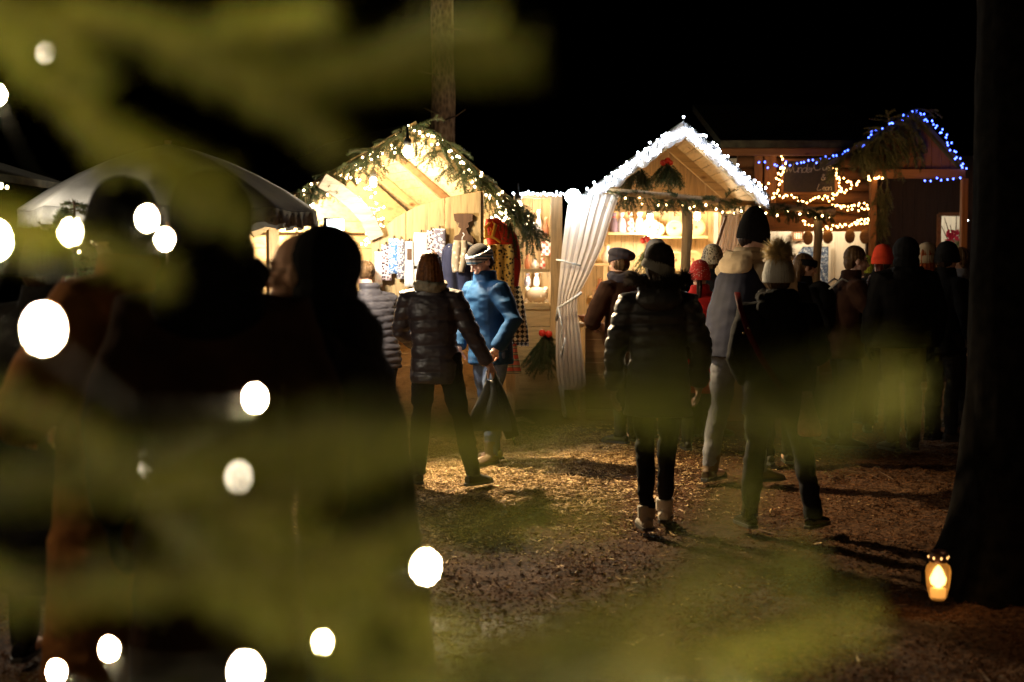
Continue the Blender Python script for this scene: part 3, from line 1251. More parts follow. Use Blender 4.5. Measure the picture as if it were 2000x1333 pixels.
# open shutter with the swept top edge
YS = 11.98
top_ = [(725, 466), (745, 447), (775, 424), (810, 405), (850, 391), (895, 381), (940, 374)]
edges_ = [725, 793, 869, 940]
mb = MB()
for e0, e1 in zip(edges_, edges_[1:]):
    pts_ = [(x, y) for x, y in top_ if e0 < x < e1]
    yy = lambda x: np.interp(x, [t[0] for t in top_], [t[1] for t in top_])
    ol = [P(e0 + .7, 640, YS), P(e1 - .7, 640, YS), P(e1 - .7, yy(e1), YS)] + [P(x, y, YS) for x, y in reversed(pts_)] + [P(e0 + .7, yy(e0), YS)]
    mb.prism(ol, (0, .035, 0))
sh = obj('shutter', mb, M['shutter'], stall1, bevel=.004)
mb = MB()
mb.beam(P(939, 374, YS + .06), P(939, 840, YS + .06), .05, .07, (1, 0, 0))
obj('shutter_post', mb, M['pinez'], stall1, bevel=.004)

# goods on the shutter, every piece a thing of its own
M['sock_blue'] = flecked('blue_dotted_knit', (.55, .62, .72), (.05, .16, .42), 60)
M['sock_grey'] = flecked('grey_dotted_knit', (.62, .6, .6), (.10, .09, .12), 70)
M['pack_white'] = cloth('white_knit', (.66, .64, .62), var=.1)
M['print_red'] = flecked('black_and_red_print', (.03, .02, .03), (.55, .42, .42), 46, .42)
M['print_grey'] = flecked('grey_and_white_print', (.65, .62, .64), (.16, .14, .18), 40, .45)
M['print_pink'] = flecked('pale_pink_print', (.72, .55, .55), (.75, .7, .68), 40, .45)
for (x0, x1, y0, y1, mat, lb) in ((764, 775, 466, 535, 'sock_blue', 'blue dotted socks clipped to the pine shutter'),
                                  (777, 789, 468, 545, 'sock_grey', 'grey dotted socks hanging just beside the blue pair'),
                                  (791, 808, 472, 560, 'pack_white', 'white sock pack with a dark label on the shutter'),
                                  (812, 834, 455, 520, 'pack_white', 'plain white knitted cowl pinned high on the shutter'),
                                  (836, 849, 450, 498, 'print_red', 'rolled cloth with black and red print on the shutter'),
                                  (733, 745, 492, 560, 'print_pink', 'pale pink printed cloth at the low end of the shutter'),
                                  (748, 760, 478, 548, 'print_red', 'long black and red printed cloth near the low end of the shutter'),
                                  (812, 832, 526, 590, 'print_pink', 'pink printed cloth pinned below the white cowl'),
                                  (840, 858, 508, 570, 'sock_blue', 'blue dotted cloth pinned below the rolled prints'),
                                  (850, 868, 447, 502, 'print_grey', 'rolled cloth with grey and white print on the shutter')):
    t = thing('hanging_textile', lb, 'textile', P((x0 + x1) / 2, y0, YS - .03), 'small knitwear pinned to the shutter')
    mb = drape([(y0, x0 + 1, x1 - 1), ((y0 + y1) / 2, x0, x1), (y1, x0 + .5, x1 - .5)], YS - .05, 2, .018, .03, 10, 4, ph=x0)
    obj('knit', mb, M[mat], t, True)
    mb = MB()
    mb.tube([P((x0 + x1) / 2, y0 - 5, YS - .02), P((x0 + x1) / 2, y0 + 2, YS - .045)], .006, 6)
    obj('clip', mb, M['metal'], t)
    if 'label' in lb:
        mb = MB()
        a_, b_ = P(795, 486, YS - .095), P(804, 508, YS - .095)
        mb.prism([(a_.x, a_.y, a_.z), (b_.x, a_.y, a_.z), (b_.x, b_.y, b_.z), (a_.x, b_.y, b_.z)], (0, .004, 0))
        obj('label_card', mb, M['darkwood'], t)
# carved dark board
ol = [(886, 418), (924, 418), (923, 432), (915, 436), (917, 444), (911, 447), (916, 458), (924, 462), (926, 474), (921, 479), (926, 487), (922, 520), (890, 520), (886, 487), (890, 479), (885, 474), (888, 462), (896, 458), (901, 447), (895, 444), (897, 436), (888, 432)]
single('carved_board', (lambda mb: (mb.prism([P(x, y, YS - .012) for x, y in ol], (0, -.03, 0)), mb)[1])(MB()), M['darkwood'],
       'dark brown board with carved wavy edges on the pale shutter', 'ornament', bevel=.003)


def garment(label, rows, Y, mat, hanger=None, name='hanging_garment', folds=3, amp=.03, cat='garment', thick=.02, part='cloth', hmat='pale', ph=0.0):
    t = thing(name, label, cat, P((rows[0][1] + rows[0][2]) / 2, rows[0][0], Y), 'clothes for sale at the left stall')
    obj(part, drape(rows, Y, folds, amp, thick, 24, 5, ph=ph), mat, t, True)
    if hanger:
        hx, hy, w_ = hanger
        mb = MB()
        mb.tube([P(hx - w_, hy + 12, Y - .015), P(hx - w_ * .5, hy + 4, Y - .015), P(hx, hy, Y - .015), P(hx + w_ * .5, hy + 4, Y - .015), P(hx + w_, hy + 12, Y - .015)], .011, 7)
        mb.tube([P(hx, hy, Y - .015), P(hx, hy - 8, Y - .015), P(hx + 4, hy - 13, Y - .015), P(hx + 1, hy - 17, Y - .01)], .004, 6)
        obj('hanger', mb, M[hmat], t, True)
    return t


M['navy'] = cloth('navy_wool', (.035, .038, .075), sheen=.2)
M['cream_print'] = flecked('cream_leaf_print', (.72, .62, .44), (.35, .27, .18), 22, .25)
M['red_cotton'] = stripes('red_cotton', [(.50, .035, .02), (.60, .05, .03), (.42, .03, .02)], .05, 'z')
M['floral'] = flecked('dark_floral_print', (.02, .017, .015), (.60, .44, .14), 34, .38)
M['hound'] = checks('dogtooth_weave', (.02, .017, .015), (.62, .54, .38), .030)
M['bluecheck'] = checks('blue_white_check', (.03, .05, .11), (.72, .74, .78), .024)
M['plaid'] = stripes('plaid_wool', [(.45, .06, .04), (.10, .16, .11), (.45, .36, .2), (.08, .10, .08), (.5, .12, .08)], .35, 'z', distort=.2)
M['yellow'] = plain('yellow_varnished_wood', (.62, .36, .06), .35)
garment('navy blue knitted top hanging on the shutter behind the bareheaded woman', [(478, 872, 932), (492, 862, 940), (530, 860, 942), (575, 866, 944), (640, 868, 945)], YS - .09, M['navy'], (903, 472, 26), hmat='pack_white')
garment('cream printed scarf looped over the navy top', [(470, 888, 910), (490, 884, 914), (515, 884, 910), (532, 888, 904)], YS - .16, M['cream_print'], None, 'hanging_scarf', 2, .02, 'scarf', ph=1)
garment('bright red jacket hanging above the patterned dresses', [(428, 952, 972), (440, 950, 990), (458, 952, 1008), (480, 956, 1014), (520, 990, 1018), (555, 996, 1012), (566, 1000, 1008)], 12.38, M['red_cotton'], None, folds=2, amp=.04, ph=2)
garment('dark floral dress on a yellow wooden hanger', [(478, 948, 996), (492, 946, 1000), (520, 946, 1000), (560, 944, 1000), (640, 940, 1000)], 12.28, M['floral'], (956, 462, 22), hmat='yellow')
garment('long dogtooth patterned dress beside the display booth', [(560, 1000, 1012), (600, 996, 1020), (640, 985, 1026), (668, 975, 1029)], 12.34, M['hound'], None, folds=4)
garment('blue and white checked skirt under the dogtooth dress', [(640, 1004, 1026), (668, 1000, 1028), (676, 998, 1028)], 12.39, M['bluecheck'], None, folds=3)
garment('tartan wool scarf dangling below the checked skirt', [(672, 986, 1006), (700, 986, 1010), (730, 988, 1016)], 12.30, M['plaid'], None, 'hanging_scarf', 2, .02, 'scarf')
mb = MB()
mb.tube([P(950, 462, 12.25), P(948, 445, 12.3), P(960, 432, 12.35), P(968, 440, 12.3), P(962, 462, 12.25)], .016, 8)
single('wooden_hanger', mb, M['yellow'], 'empty yellow wooden hanger above the floral dress', 'hanger', smooth=True)
# folded piles on the counter
for i, (x, y, w_, mat, lb) in enumerate(((690, 600, 46, 'pack_white', 'white folded pullover on the left stall counter'),
                                         (745, 590, 40, 'print_pink', 'pale pink folded cloth on the left stall counter'),
                                         (770, 575, 36, 'print_grey', 'grey printed folded cloth on the left stall counter'))):
    mb = MB()
    q = P(x, y, 12.1)
    q.z = .94
    for k in range(3):
        mb.box(q + Vector((0, 0, .03 + .055 * k)), (w_ * .0043, .20, .05))
    single('folded_cloth', mb, M[mat], lb, 'textile', 'folded goods on the left counter', True, .015)

# fairy lights and spruce on the left stall
fr = D1 * -.05
light_string('warm white fairy lights along the far slope of the clothes stall', along([R1 + fr, E1R + fr + (E1R - R1) * .08], 62, .055), M['warm_soft'], .0095, .02, 'fairy lights on the stalls')
light_string('warm white fairy lights along the umbrella side slope of the clothes stall', along([R1 + fr, E1L.lerp(R1, .25) + fr], 46, .05), M['warm_soft'], .0095, .02, 'fairy lights on the stalls')
light_string('warm white fairy lights swagged inside the clothes stall roof', along([P(640, 340, 12.6), P(668, 362, 12.7), P(700, 345, 12.8), P(728, 385, 12.8), P(752, 440, 12.8), P(700, 480, 12.6)], 40, .05), M['warm_soft'], .0095, .02, 'fairy lights on the stalls')
light_string('warm fairy lights bunched on the stall corner above the red jacket', along([P(950, 385, 12.5), P(985, 412, 12.45), P(960, 425, 12.4), P(1000, 432, 12.4), P(950, 440, 12.4)], 24, .04), M['warm_soft'], .0095, .02, 'fairy lights on the stalls')
garland('drooping spruce boughs along the far slope of the clothes stall', [R1 + fr + UP * .03, R1.lerp(E1R, .5) + fr + UP * .05, E1R + fr * 1.6 + UP * .02, P(1028, 452, 12.7)], 84, .25, 420, .022, .0045)
garland('drooping spruce boughs along the umbrella side slope of the clothes stall', [R1 + fr + UP * .04, R1.lerp(E1L, .5) + fr + UP * .07, E1L.lerp(R1, .2) + fr + UP * .08], 70, .23, 420, .022, .0045, mat=M['needle_dark'])
# drooping branch at the corner
nd = Needles()
bt = thing('spruce_branch', 'spruce branch drooping off the stall corner towards the display booth', 'branch', P(985, 395, 12.5))
for _ in range(16):
    p = P(random.uniform(960, 1012), random.uniform(385, 415), 12.4)
    nd.spray(p, Vector((random.uniform(.2, .8), random.uniform(-.5, .3), random.uniform(-1.1, -.2))), random.uniform(.15, .34), 420, .022, .0045, 3, .5)
nd.build(bt, M['needle'])

WARM, WARM2 = (1, .82, .54), (1, .60, .26)


def hanging_lamp(label, p, W_, col, rad=.06):
    t = thing('pendant_lamp', label, 'lamp', p, 'lamps under the stall roofs')
    mb = MB()
    mb.ell(p, (.035, .035, .05))
    g = obj('lamp_bulb', mb, glow('lamp_glow', col, 40), t, True)
    mb = MB()
    mb.lathe(p + Vector((0, 0, .04)), [(.03, 0), (.03, .05), (.012, .07), (.006, .16)], 10)
    obj('lamp_holder', mb, M['metal'], t, True)
    lamp('POINT', p - Vector((0, 0, .08)), W_, col, rad)
    g.data.materials[0].cycles.emission_sampling = 'NONE'


hanging_lamp('pendant bulb under the ridge of the clothes stall', R1 + D1 * .75 - UP * .42 - U1 * .15, 150, WARM)
hanging_lamp('added bare warm bulb hung in front of the clothes stall', P(796, 296, 11.35), 60, (1, .74, .40), .08)  # extra bulb, added to light the ground and visitors before the stall
lamp('SPOT', P(796, 300, 11.3), 1600, (1, .74, .42), .07, R(92), (.35, 9.9, 0), .6)  # added spot that throws the warm pool on the ground
hanging_lamp('added bare warm bulb among the bunched fairy lights at the stall corner', P(1012, 402, 12.9), 150, (1, .76, .44), .07)  # extra bulb, added to brighten the dresses and the draped curtain
hanging_lamp('pendant bulb deep inside the clothes stall', R1 + D1 * 1.7 - UP * .6 - U1 * .45, 130, WARM)
# cool flood light over the counter
p = P(655, 440, 11.25)
t = thing('flood_lamp', 'cool white work lamp under the corner of the clothes stall', 'lamp', p, 'flood lamps')
mb = MB()
mb.box(p, (.13, .06, .09), Matrix.Rotation(-.6, 3, 'Z'))
obj('lamp_glass', mb, glow('cool_lamp_glow', (.95, .97, 1), 22), t, bevel=.006)
mb = MB()
mb.box(p + Vector((-.03, .05, .0)), (.16, .035, .12), Matrix.Rotation(-.6, 3, 'Z'))
obj('lamp_housing', mb, M['metal'], t, bevel=.006)
lamp('POINT', p + Vector((.12, -.10, -.05)), 105, (1, .90, .74), .06)

# ================================================================== display booth between the stalls
YB = 15.2
b0 = P(1003, 800, YB)
booth = thing('display_booth', 'glazed pine display booth with shelves between the two gabled stalls', 'booth', (b0.x, YB, 0), 'wooden market stalls')
xl, xr = P(1003, 500, YB).x, P(1098, 500, YB).x
zt, z1, z2, zb = P(1050, 383, YB).z, P(1050, 466, YB).z, P(1050, 529, YB).z, P(1050, 598, YB).z
obj('lower_panel', plank_wall((xl, YB, 0), (1, 0, 0), xr - xl, 0.0, zb, .03, 5, horizontal=True), M['pine'], booth)
obj('back_panel', plank_wall((xl, YB + .42, 0), (1, 0, 0), xr - xl, zb, zt, .02, 5), M['pale'], booth)
for x_ in (xl + .03, xr - .065):
    mb = MB()
    mb.box((x_, YB - .03, zt / 2), (.06 if x_ < xl + .1 else .125, .06, zt))
    obj('post', mb, M['pinez'], booth, bevel=.004)
for z_, h_ in ((zt, .06), (z1, .035), (z2, .035), (zb, .07)):
    mb = MB()
    mb.box(((xl + xr) / 2, YB + .19, z_), (xr - xl - .01, .40, h_ * .5))
    mb.box(((xl + xr) / 2 - .035, YB - .015, z_), (xr - xl - .2, .05, h_))
    obj('shelf', mb, M['pine'], booth, bevel=.003)
mb = MB()
mb.box((xl + .01, YB + .2, (zt + zb) / 2), (.02, .42, zt - zb))
obj('end_panel', mb, M['pale'], booth)
light_string('cold white light string along the top of the display booth', along([P(1004, 378, YB - .05), P(1112, 380, YB - .3)], 26, .012), M['cold'], .010, .01, 'fairy lights on the stalls')
lamp('POINT', ((xl + xr) / 2, YB + .10, zt - .12), 9, (1, .86, .64), .04)
lamp('POINT', ((xl + xr) / 2, YB + .06, z1 - .08), 5, (1, .86, .64), .03)
lamp('POINT', ((xl + xr) / 2, YB + .06, z2 - .08), 6, (1, .88, .68), .03)
M['linen'] = cloth('linen', (.62, .55, .45), var=.15)
M['rosecheck'] = checks('red_gingham', (.62, .12, .09), (.75, .68, .6), .035, rot=0)
M['ceramic'] = plain('glazed_pottery', (.66, .60, .52), .3, var=.1)
M['terracotta'] = plain('terracotta', (.45, .17, .08), .6)


def sack(label, px, py, w, h, mat, Y, tie=True, group='goods on the booth shelves'):
    p = P(px, py, Y)
    k = Y / F
    w, h = w * k, h * k
    t = thing('cloth_pouch', label, 'pouch', p, group)
    mb = MB()
    mb.lathe(p, [(w * .36, 0), (w * .5, h * .12), (w * .48, h * .45), (w * .34, h * .68), (w * .16, h * .78), (w * .30, h * .93), (w * .34, h)], 14)
    obj('pouch', mb, mat, t, True)
    mb = MB()
    mb.lathe(p + Vector((0, 0, h * .75)), [(w * .17, 0), (w * .20, h * .03), (w * .17, h * .06)], 12)
    obj('ribbon', mb, M['red_cotton'], t, True)


def bottle(label, px, py, w, h, mat, Y, group='goods on the booth shelves', name='pottery_jug', cat='pottery'):
    p = P(px, py, Y)
    k = Y / F
    w, h = w * k, h * k
    t = thing(name, label, cat, p, group)
    mb = MB()
    mb.lathe(p, [(w * .34, 0), (w * .5, h * .2), (w * .5, h * .5), (w * .22, h * .74), (w * .2, h * .9), (w * .26, h)], 16)
    obj('pot', mb, mat, t, True)
    mb = MB()
    mb.lathe(p + Vector((0, 0, h * 1.0)), [(w * .27, 0), (w * .27, h * .05), (w * .1, h * .1)], 14)
    obj('lid', mb, M['pale'], t, True)


def card(label, px, py, w, h, mat, Y, name='greeting_card', cat='card', tilt=.2, group='goods on the booth shelves'):
    p = P(px, py, Y)
    k = Y / F
    mb = MB()
    mb.box(p + Vector((0, 0, h * k / 2)), (w * k, .02, h * k), Matrix.Rotation(-tilt, 3, 'X'))
    return single(name, mb, mat, label, cat, group, False, .003, base=p)


YI = YB + .2
sack('plain linen pouch on the top shelf of the display booth', 1030, 464, 18, 40, M['linen'], YI)
bottle('tall white pottery jug on the top shelf of the display booth', 1052, 464, 15, 50, M['ceramic'], YI)
bottle('terracotta jug on the top shelf of the display booth', 1066, 464, 12, 36, M['terracotta'], YI)
card('red gingham cloth square on the middle shelf of the display booth', 1066, 500, 17, 28, M['rosecheck'], YI, 'gingham_cloth', 'textile')
bottle('brown glazed jug on the middle shelf of the display booth', 1030, 527, 11, 32, M['terracotta'], YI)
bottle('squat white pot on the middle shelf of the display booth', 1045, 527, 15, 22, M['ceramic'], YI)
sack('gingham pouch beside the squat white pot', 1060, 527, 12, 22, M['rosecheck'], YI)
sack('small grey print pouch on the lowest shelf', 1030, 560, 13, 26, M['print_grey'], YI)
sack('small pink print pouch on the lowest shelf', 1048, 560, 13, 26, M['print_pink'], YI)
t = thing('cushion', 'cream cushion with small leaf print standing on the lowest booth shelf', 'cushion', P(1048, 594, YI - .04))
mb = MB()
q = P(1048, 577, YI - .04)
mb.ell(q, (.125, .055, .092))
g_ = obj('cushion_cover', mb, M['cream_print'], t, True)
mb = MB()
for s_ in (-1, 1):
    mb.ell(q + Vector((.10 * s_, 0, .065)), (.03, .02, .03))
    mb.ell(q + Vector((.10 * s_, 0, -.065)), (.03, .02, .03))
obj('corner_tassel', mb, M['linen'], t, True)


def bunch(label, px, py, w, h, Y, bauble=None, mat=None, n=26, group='spruce bunches with baubles'):
    p = P(px, py, Y)
    k = Y / F
    t = thing('spruce_bunch', label, 'decoration', p, group)
    nd = Needles()
    for i in range(n):
        d = Vector((random.uniform(-1, 1) * w / h, random.uniform(-.5, .2), -1)).normalized()
        q = p + Vector((random.uniform(-.1, .1) * w * k, random.uniform(-.04, 0), random.uniform(-.2, .05) * h * k))
        nd.spray(q, d, h * k * random.uniform(.55, 1.0), 520, .022, .004, 4, .05)
    nd.build(t, mat or M['needle'])
    if bauble:
        for (bx, by, br) in bauble:
            mb = MB()
            mb.ell(P(bx, by, Y - .10), (br * k, br * k, br * k), None, 18, 12)
            obj('bauble', mb, M['bauble'], t, True)
    return t


M['bauble'] = plain('red_glass_bauble', (.62, .035, .02), .18, 0.0, .05)
bunch('spruce bunch with two red baubles on the booth front beside the curtain', 1066, 652, 78, 84, YB - .07, [(1059, 651, 7), (1072, 653, 7)], n=30)

# ================================================================== stall in the middle (white lights)
YF = 14.2
R2, E2L, E2R = P(1335, 250, YF), P(1140, 392, YF), P(1496, 392, YF)
stall2 = thing('market_stall', 'gabled pine stall with a cold white light trim and a draped white curtain', 'market stall', (R2.x, YF, 0), 'wooden market stalls')
DP = Vector((0, 2.5, 0))
for (A, B) in ((R2, E2R), (R2, E2L)):
    sl = B - A
    nrm = sl.cross(DP).normalized()
    if nrm.z < 0: nrm = -nrm
    mb = MB()
    mb.prism([A + nrm * .025, B + nrm * .025, B + DP + nrm * .025, A + DP + nrm * .025], nrm * .04)
    obj('roof', mb, M['roof'], stall2)
    mb = MB()
    for i in range(9):
        a0, a1 = A + sl * (i / 9 + .003), A + sl * ((i + 1) / 9 - .003)
        mb.prism([a0, a1, a1 + DP, a0 + DP], nrm * .022)
    obj('roof_lining', mb, M['piney'], stall2)
    mb = MB()
    mb.beam(A - Vector((0, .02, .03)), B - Vector((0, .02, .03)), .03, .11, (0, 1, 0))
    obj('bargeboard', mb, M['pine'], stall2, bevel=.004)
    mb = MB()
    mb.beam(A + Vector((0, 1.42, -.06)), B + Vector((0, 1.42, -.06)), .06, .09, (0, 1, 0))
    obj('rafter', mb, M['pine'], stall2, bevel=.004)
yg = YF + 1.5
tri = MB()
nb = 9
for i in range(nb):
    x0, x1 = E2L.x + (E2R.x - E2L.x) * i / nb + .002, E2L.x + (E2R.x - E2L.x) * (i + 1) / nb - .002
    zf = lambda x: np.interp(x, [E2L.x, R2.x, E2R.x], [E2L.z, R2.z, E2R.z]) - .005
    ol = [(x0, yg, E2L.z - .06), (x1, yg, E2L.z - .06), (x1, yg, zf(x1))]
    if x0 < R2.x < x1: ol.append((R2.x, yg, R2.z - .005))
    ol.append((x0, yg, zf(x0)))
    tri.prism(ol, (0, .025, 0))
obj('gable_boards', tri, M['pinez'], stall2)
xl2, xr2, yb2 = .70, 2.42, 16.6
obj('back_wall', plank_wall((xl2, yb2, 0), (1, 0, 0), xr2 - xl2 + .0, .05, E2L.z + .0, .03, 12), M['pale'], stall2)
obj('side_wall', plank_wall((xr2, 14.45, 0), (0, 1, 0), 2.1, .05, 2.16, .03, 10), M['pinez'], stall2)
obj('side_wall', plank_wall((xl2, 14.5, 0), (0, 1, 0), 2.05, .05, 2.16, .03, 10), M['pinez'], stall2)
mb = MB()
mb.box((xr2 - .06, yb2 - .08, 1.1), (.05, .06, 2.1))
obj('corner_board', mb, M['white_cloth'], stall2)
obj('counter', plank_wall((xl2 + .02, 13.95, 0), (1, 0, 0), 1.75, .02, .94, .04, 8, horizontal=True), M['brownwood'], stall2)
mb = MB()
mb.box((xl2 + .88, 14.2, .965), (1.86, .62, .03))
obj('counter_top', mb, M['pine'], stall2, bevel=.006)
ba, bb = P(1192, 374, 13.75), P(1628, 414, 15.3)
mb = MB()
mb.tube([ba, ba.lerp(bb, .5), bb], .035, 10)
obj('front_beam', mb, M['polewood'], stall2, True)
for px_, Yp, top_y, r_ in ((1341, 14.30, 392, .052), (1597, 15.20, 412, .045)):
    q = P(px_, top_y, Yp)
    mb = MB()
    pts = []
    for i in range(9):
        t_ = i / 8
        pts.append(Vector((q.x + .012 * math.sin(i * 1.7), Yp, q.z * (1 - t_) + (-.03) * t_)))
    mb.tube(pts, [r_ * (1 + .08 * math.sin(i * 2.1)) for i in range(9)], 12)
    obj('pole', mb, M['polewood'], stall2, True)
mb = MB()
mb.beam(P(1418, 424, 14.6), P(1390, 512, 15.0), .025, .025)
obj('stay_rod', mb, M['darkwood'], stall2)
# shelves
YK = yb2 - .14
for (xa, xb, y_) in ((1186, 1262, 457), (1262, 1380, 464), (1155, 1232, 517), (1262, 1380, 527), (1150, 1240, 580)):
    a_, b_ = P(xa, y_, YK), P(xb, y_, YK)
    mb = MB()
    mb.box(((a_.x + b_.x) / 2, YK, a_.z), (b_.x - a_.x, .26, .03))
    obj('shelf', mb, M['pine'], stall2, bevel=.003)
mb = MB()
mb.beam(P(1182, 520, YK - .1), P(1182, 600, YK - .1), .05, .05)
obj('shelf_post', mb, M['pinez'], stall2)
# goods
M['turned'] = wood('turned_maple', (.62, .44, .22), 'x', .5, .75, .6)


def plate(label, px, py, r, Y=YK - .06, mat=None):
    k = Y / F
    p = P(px, py, Y)
    p.z += r * k * .0
    Mx = Matrix.Rotation(PI / 2 + .16, 3, 'X')
    t = thing('wooden_plate', label, 'plate', p, 'turned wooden plates on the stall shelves')
    mb = MB()
    r *= k
    mb.lathe(p, [(r * .3, -.012), (r * .6, -.008), (r * .97, .014), (r, .02), (r * .96, .024), (r * .62, .006), (r * .02, .002)], 32, Mx)
    obj('plate', mb, mat or M['turned'], t, True)
    mb = MB()
    mb.lathe(p + Vector((0, -.004, 0)), [(r * .14, .0), (r * .14, .012), (r * .02, .014)], 18, Mx)
    obj('knot', mb, M['brownwood'], t, True)


for (px_, py_, r_, lb) in ((1270, 444, 18, 'wide wooden plate leaning at the start of the upper plate shelf'),
                           (1284, 448, 14, 'small wooden plate leaning in front of the wide one'),
                           (1317, 446, 17, 'wooden plate with a dark heart left of the rough pole'),
                           (1359, 444, 18, 'pale wooden plate on the upper shelf behind the rough pole'),
                           (1320, 508, 17, 'wooden plate on the lower shelf beside the grey beanie'),
                           (1353, 507, 18, 'wooden plate on the lower shelf above the red knit hat')):
    plate(lb, px_, py_, r_)
M['purple'] = cloth('plum_cloth', (.16, .11, .14))
M['lilac'] = cloth('lilac_cloth', (.45, .42, .50))
for (px_, w_, mat, lb) in ((1199, 17, 'purple', 'plum coloured cloth pouch on the upper left shelf'),
                           (1214, 18, 'lilac', 'lilac grey cloth pouch with a white tag'),
                           (1231, 17, 'rosecheck', 'red and white cloth pouch on the upper shelf'),
                           (1249, 20, 'pack_white', 'white cloth pouch beside the turned plates')):
    sack(lb, px_, 456, w_, 40, M[mat], YK - .03, group='pouches on the upper stall shelf')
bottle('round clay pot on the middle shelf behind the curtain', 1186, 515, 22, 34, M['ceramic'], YK, 'pots in the middle stall')
bottle('small clay pot beside the beret', 1204, 515, 12, 26, M['turned'], YK, 'pots in the middle stall')
bottle('brown pot on the lowest shelf', 1172, 579, 16, 34, M['terracotta'], YK, 'pots in the middle stall')
bottle('pale pot on the lowest shelf', 1200, 579, 18, 34, M['ceramic'], YK, 'pots in the middle stall')
p = P(1146, 585, 14.1)
p.z = .985
mb = MB()
mb.lathe(p, [(.03, 0), (.05, .01), (.085, .06), (.09, .07), (.08, .065), (.02, .02)], 24)
single('wooden_bowl', mb, M['terracotta'], 'reddish brown bowl on the stall counter beside the curtain', 'bowl', smooth=True)
mb = MB()
for i in range(5):
    mb.box((1.02 + .0 * i, 14.15, .985 + .016 + .034 * i), (.22 - .01 * (i % 2), .16, .03))
single('cloth_pile', mb, M['white_cloth'], 'pile of folded white linen on the stall counter', 'textile', None, False, .006)
# paper bag
q = Vector((P(1180, 600, 13.7).x, 13.72, 0))
t = thing('paper_bag', 'brown paper bag standing on the counter in front of the woman in the beret', 'bag', (q.x, q.y, .98))
mb = MB()
w0, h0 = .13, .33
g4 = [[(q.x - w0, q.y - .06, .985), (q.x + w0, q.y - .06, .985)], [(q.x - w0 * .92, q.y - .07, .985 + h0 * .5), (q.x + w0, q.y - .06, .985 + h0 * .5)], [(q.x - w0 * .8, q.y - .05, .985 + h0), (q.x + w0 * .9, q.y - .04, .985 + h0)]]
mb.sheet(g4, .004)
g5 = [[(x, y + .13, z) for (x, y, z) in r_] for r_ in g4]
mb.sheet(g5, .004)
for e_ in (0, 1):
    mb.sheet([[g4[i][e_], (g4[i][e_][0] * .5 + g5[i][e_][0] * .5 + (.03 if e_ == 0 else -.03), (g4[i][e_][1] + g5[i][e_][1]) / 2, g4[i][e_][2]), g5[i][e_]] for i in range(3)], .004)
M['kraft'] = plain('kraft_paper', (.40, .20, .08), .7)
obj('bag', mb, M['kraft'], t)
mb = MB()
mb.tube([(q.x - .05, q.y - .05, .985 + h0), (q.x - .04, q.y - .05, 1.36), (q.x + .04, q.y - .05, 1.36), (q.x + .05, q.y - .05, .985 + h0)], .004, 6)
obj('handle', mb, M['kraft'], t)

# curtain
t = thing('curtain', 'sheer white curtain gathered with a cord at the corner of the middle stall', 'curtain', P(1110, 590, 13.72))
rows = [(380, 1112, 1210), (420, 1106, 1196), (480, 1098, 1178), (540, 1093, 1150), (580, 1090, 1128), (598, 1089, 1126), (640, 1086, 1132), (700, 1086, 1139), (735, 1088, 1144), (752, 1092, 1144), (762, 1096, 1134)]
m, nt, b = newmat('sheer_curtain')
b.inputs['Base Color'].default_value = (.80, .74, .70, 1)
b.inputs['Roughness'].default_value = .9
tr = N(nt, 'ShaderNodeBsdfTranslucent')
tr.inputs['Color'].default_value = (.78, .70, .64, 1)
ms = N(nt, 'ShaderNodeMixShader')
ms.inputs['Fac'].default_value = .6
nt.links.new(b.outputs['BSDF'], ms.inputs[1])
nt.links.new(tr.outputs['BSDF'], ms.inputs[2])
nt.links.new(ms.outputs['Shader'], nt.nodes['Material Output'].inputs['Surface'])
M['sheer'] = m
obj('curtain_cloth', drape(rows, 13.72, 6.3, .0095, .003, 130, 6), M['sheer'], t, True)
mb = MB()
mb.tube([P(1087, 508, 13.6), P(1100, 510, 13.62), P(1135, 520, 13.66)], .009, 8)
obj('cord', mb, M['white_cloth'], t, True)
mb = MB()
mb.tube([P(1136, 572, 13.62), P(1110, 590, 13.6), P(1090, 602, 13.62), P(1087, 625, 13.62), P(1092, 610, 13.7)], .013, 8)
obj('cord', mb, M['white_cloth'], t, True)
mb = MB()
mb.tube([P(1090, 602, 13.6), P(1098, 640, 13.6), P(1093, 670, 13.6), P(1096, 700, 13.6), P(1104, 660, 13.6)], .008, 8)
obj('cord', mb, M['white_cloth'], t, True)
mb = MB()
mb.tube([P(1096, 755, 13.7), P(1099, 785, 13.7), P(1102, 805, 13.7), P(1103, 815, 13.7)], [.03, .016, .022, .012], 10)
obj('tail', mb, M['white_cloth'], t, True)
t = thing('curtain', 'narrow white curtain in the far corner of the middle stall behind the tall man', 'curtain', P(1430, 440, 15.0))
obj('curtain_cloth', drape([(418, 1410, 1452), (460, 1404, 1450), (520, 1396, 1440), (700, 1394, 1440)], 15.0, 6, .03, .003, 60, 5), M['sheer'], t, True)

# flood lamp on the corner
p = P(1119, 383, 13.55)
t = thing('flood_lamp', 'glaring cold white flood lamp at the top of the draped curtain', 'lamp', p, 'flood lamps')
mb = MB()
mb.lathe(p, [(.012, .055), (.066, .046), (.074, .02), (.06, -.012), (.012, -.02)], 20, Matrix.Rotation(PI / 2 + .35, 3, 'X'))
obj('lamp_glass', mb, glow('cold_flood_glow', (.70, .88, 1), 160), t, True)
mb = MB()
mb.box(p + Vector((0, .08, .02)), (.10, .06, .09), Matrix.Rotation(.35, 3, 'X'))
obj('lamp_housing', mb, M['metal'], t, bevel=.01)
mb = MB()
mb.beam(p + Vector((0, .1, 0)), (p.x, 14.45, p.z), .03, .03)
obj('bracket', mb, M['metal'], t)
lamp('SPOT', p + Vector((0, -.10, -.03)), 12, (.95, .95, 1), .07, R(125), (.6, 7.5, 0), .7)

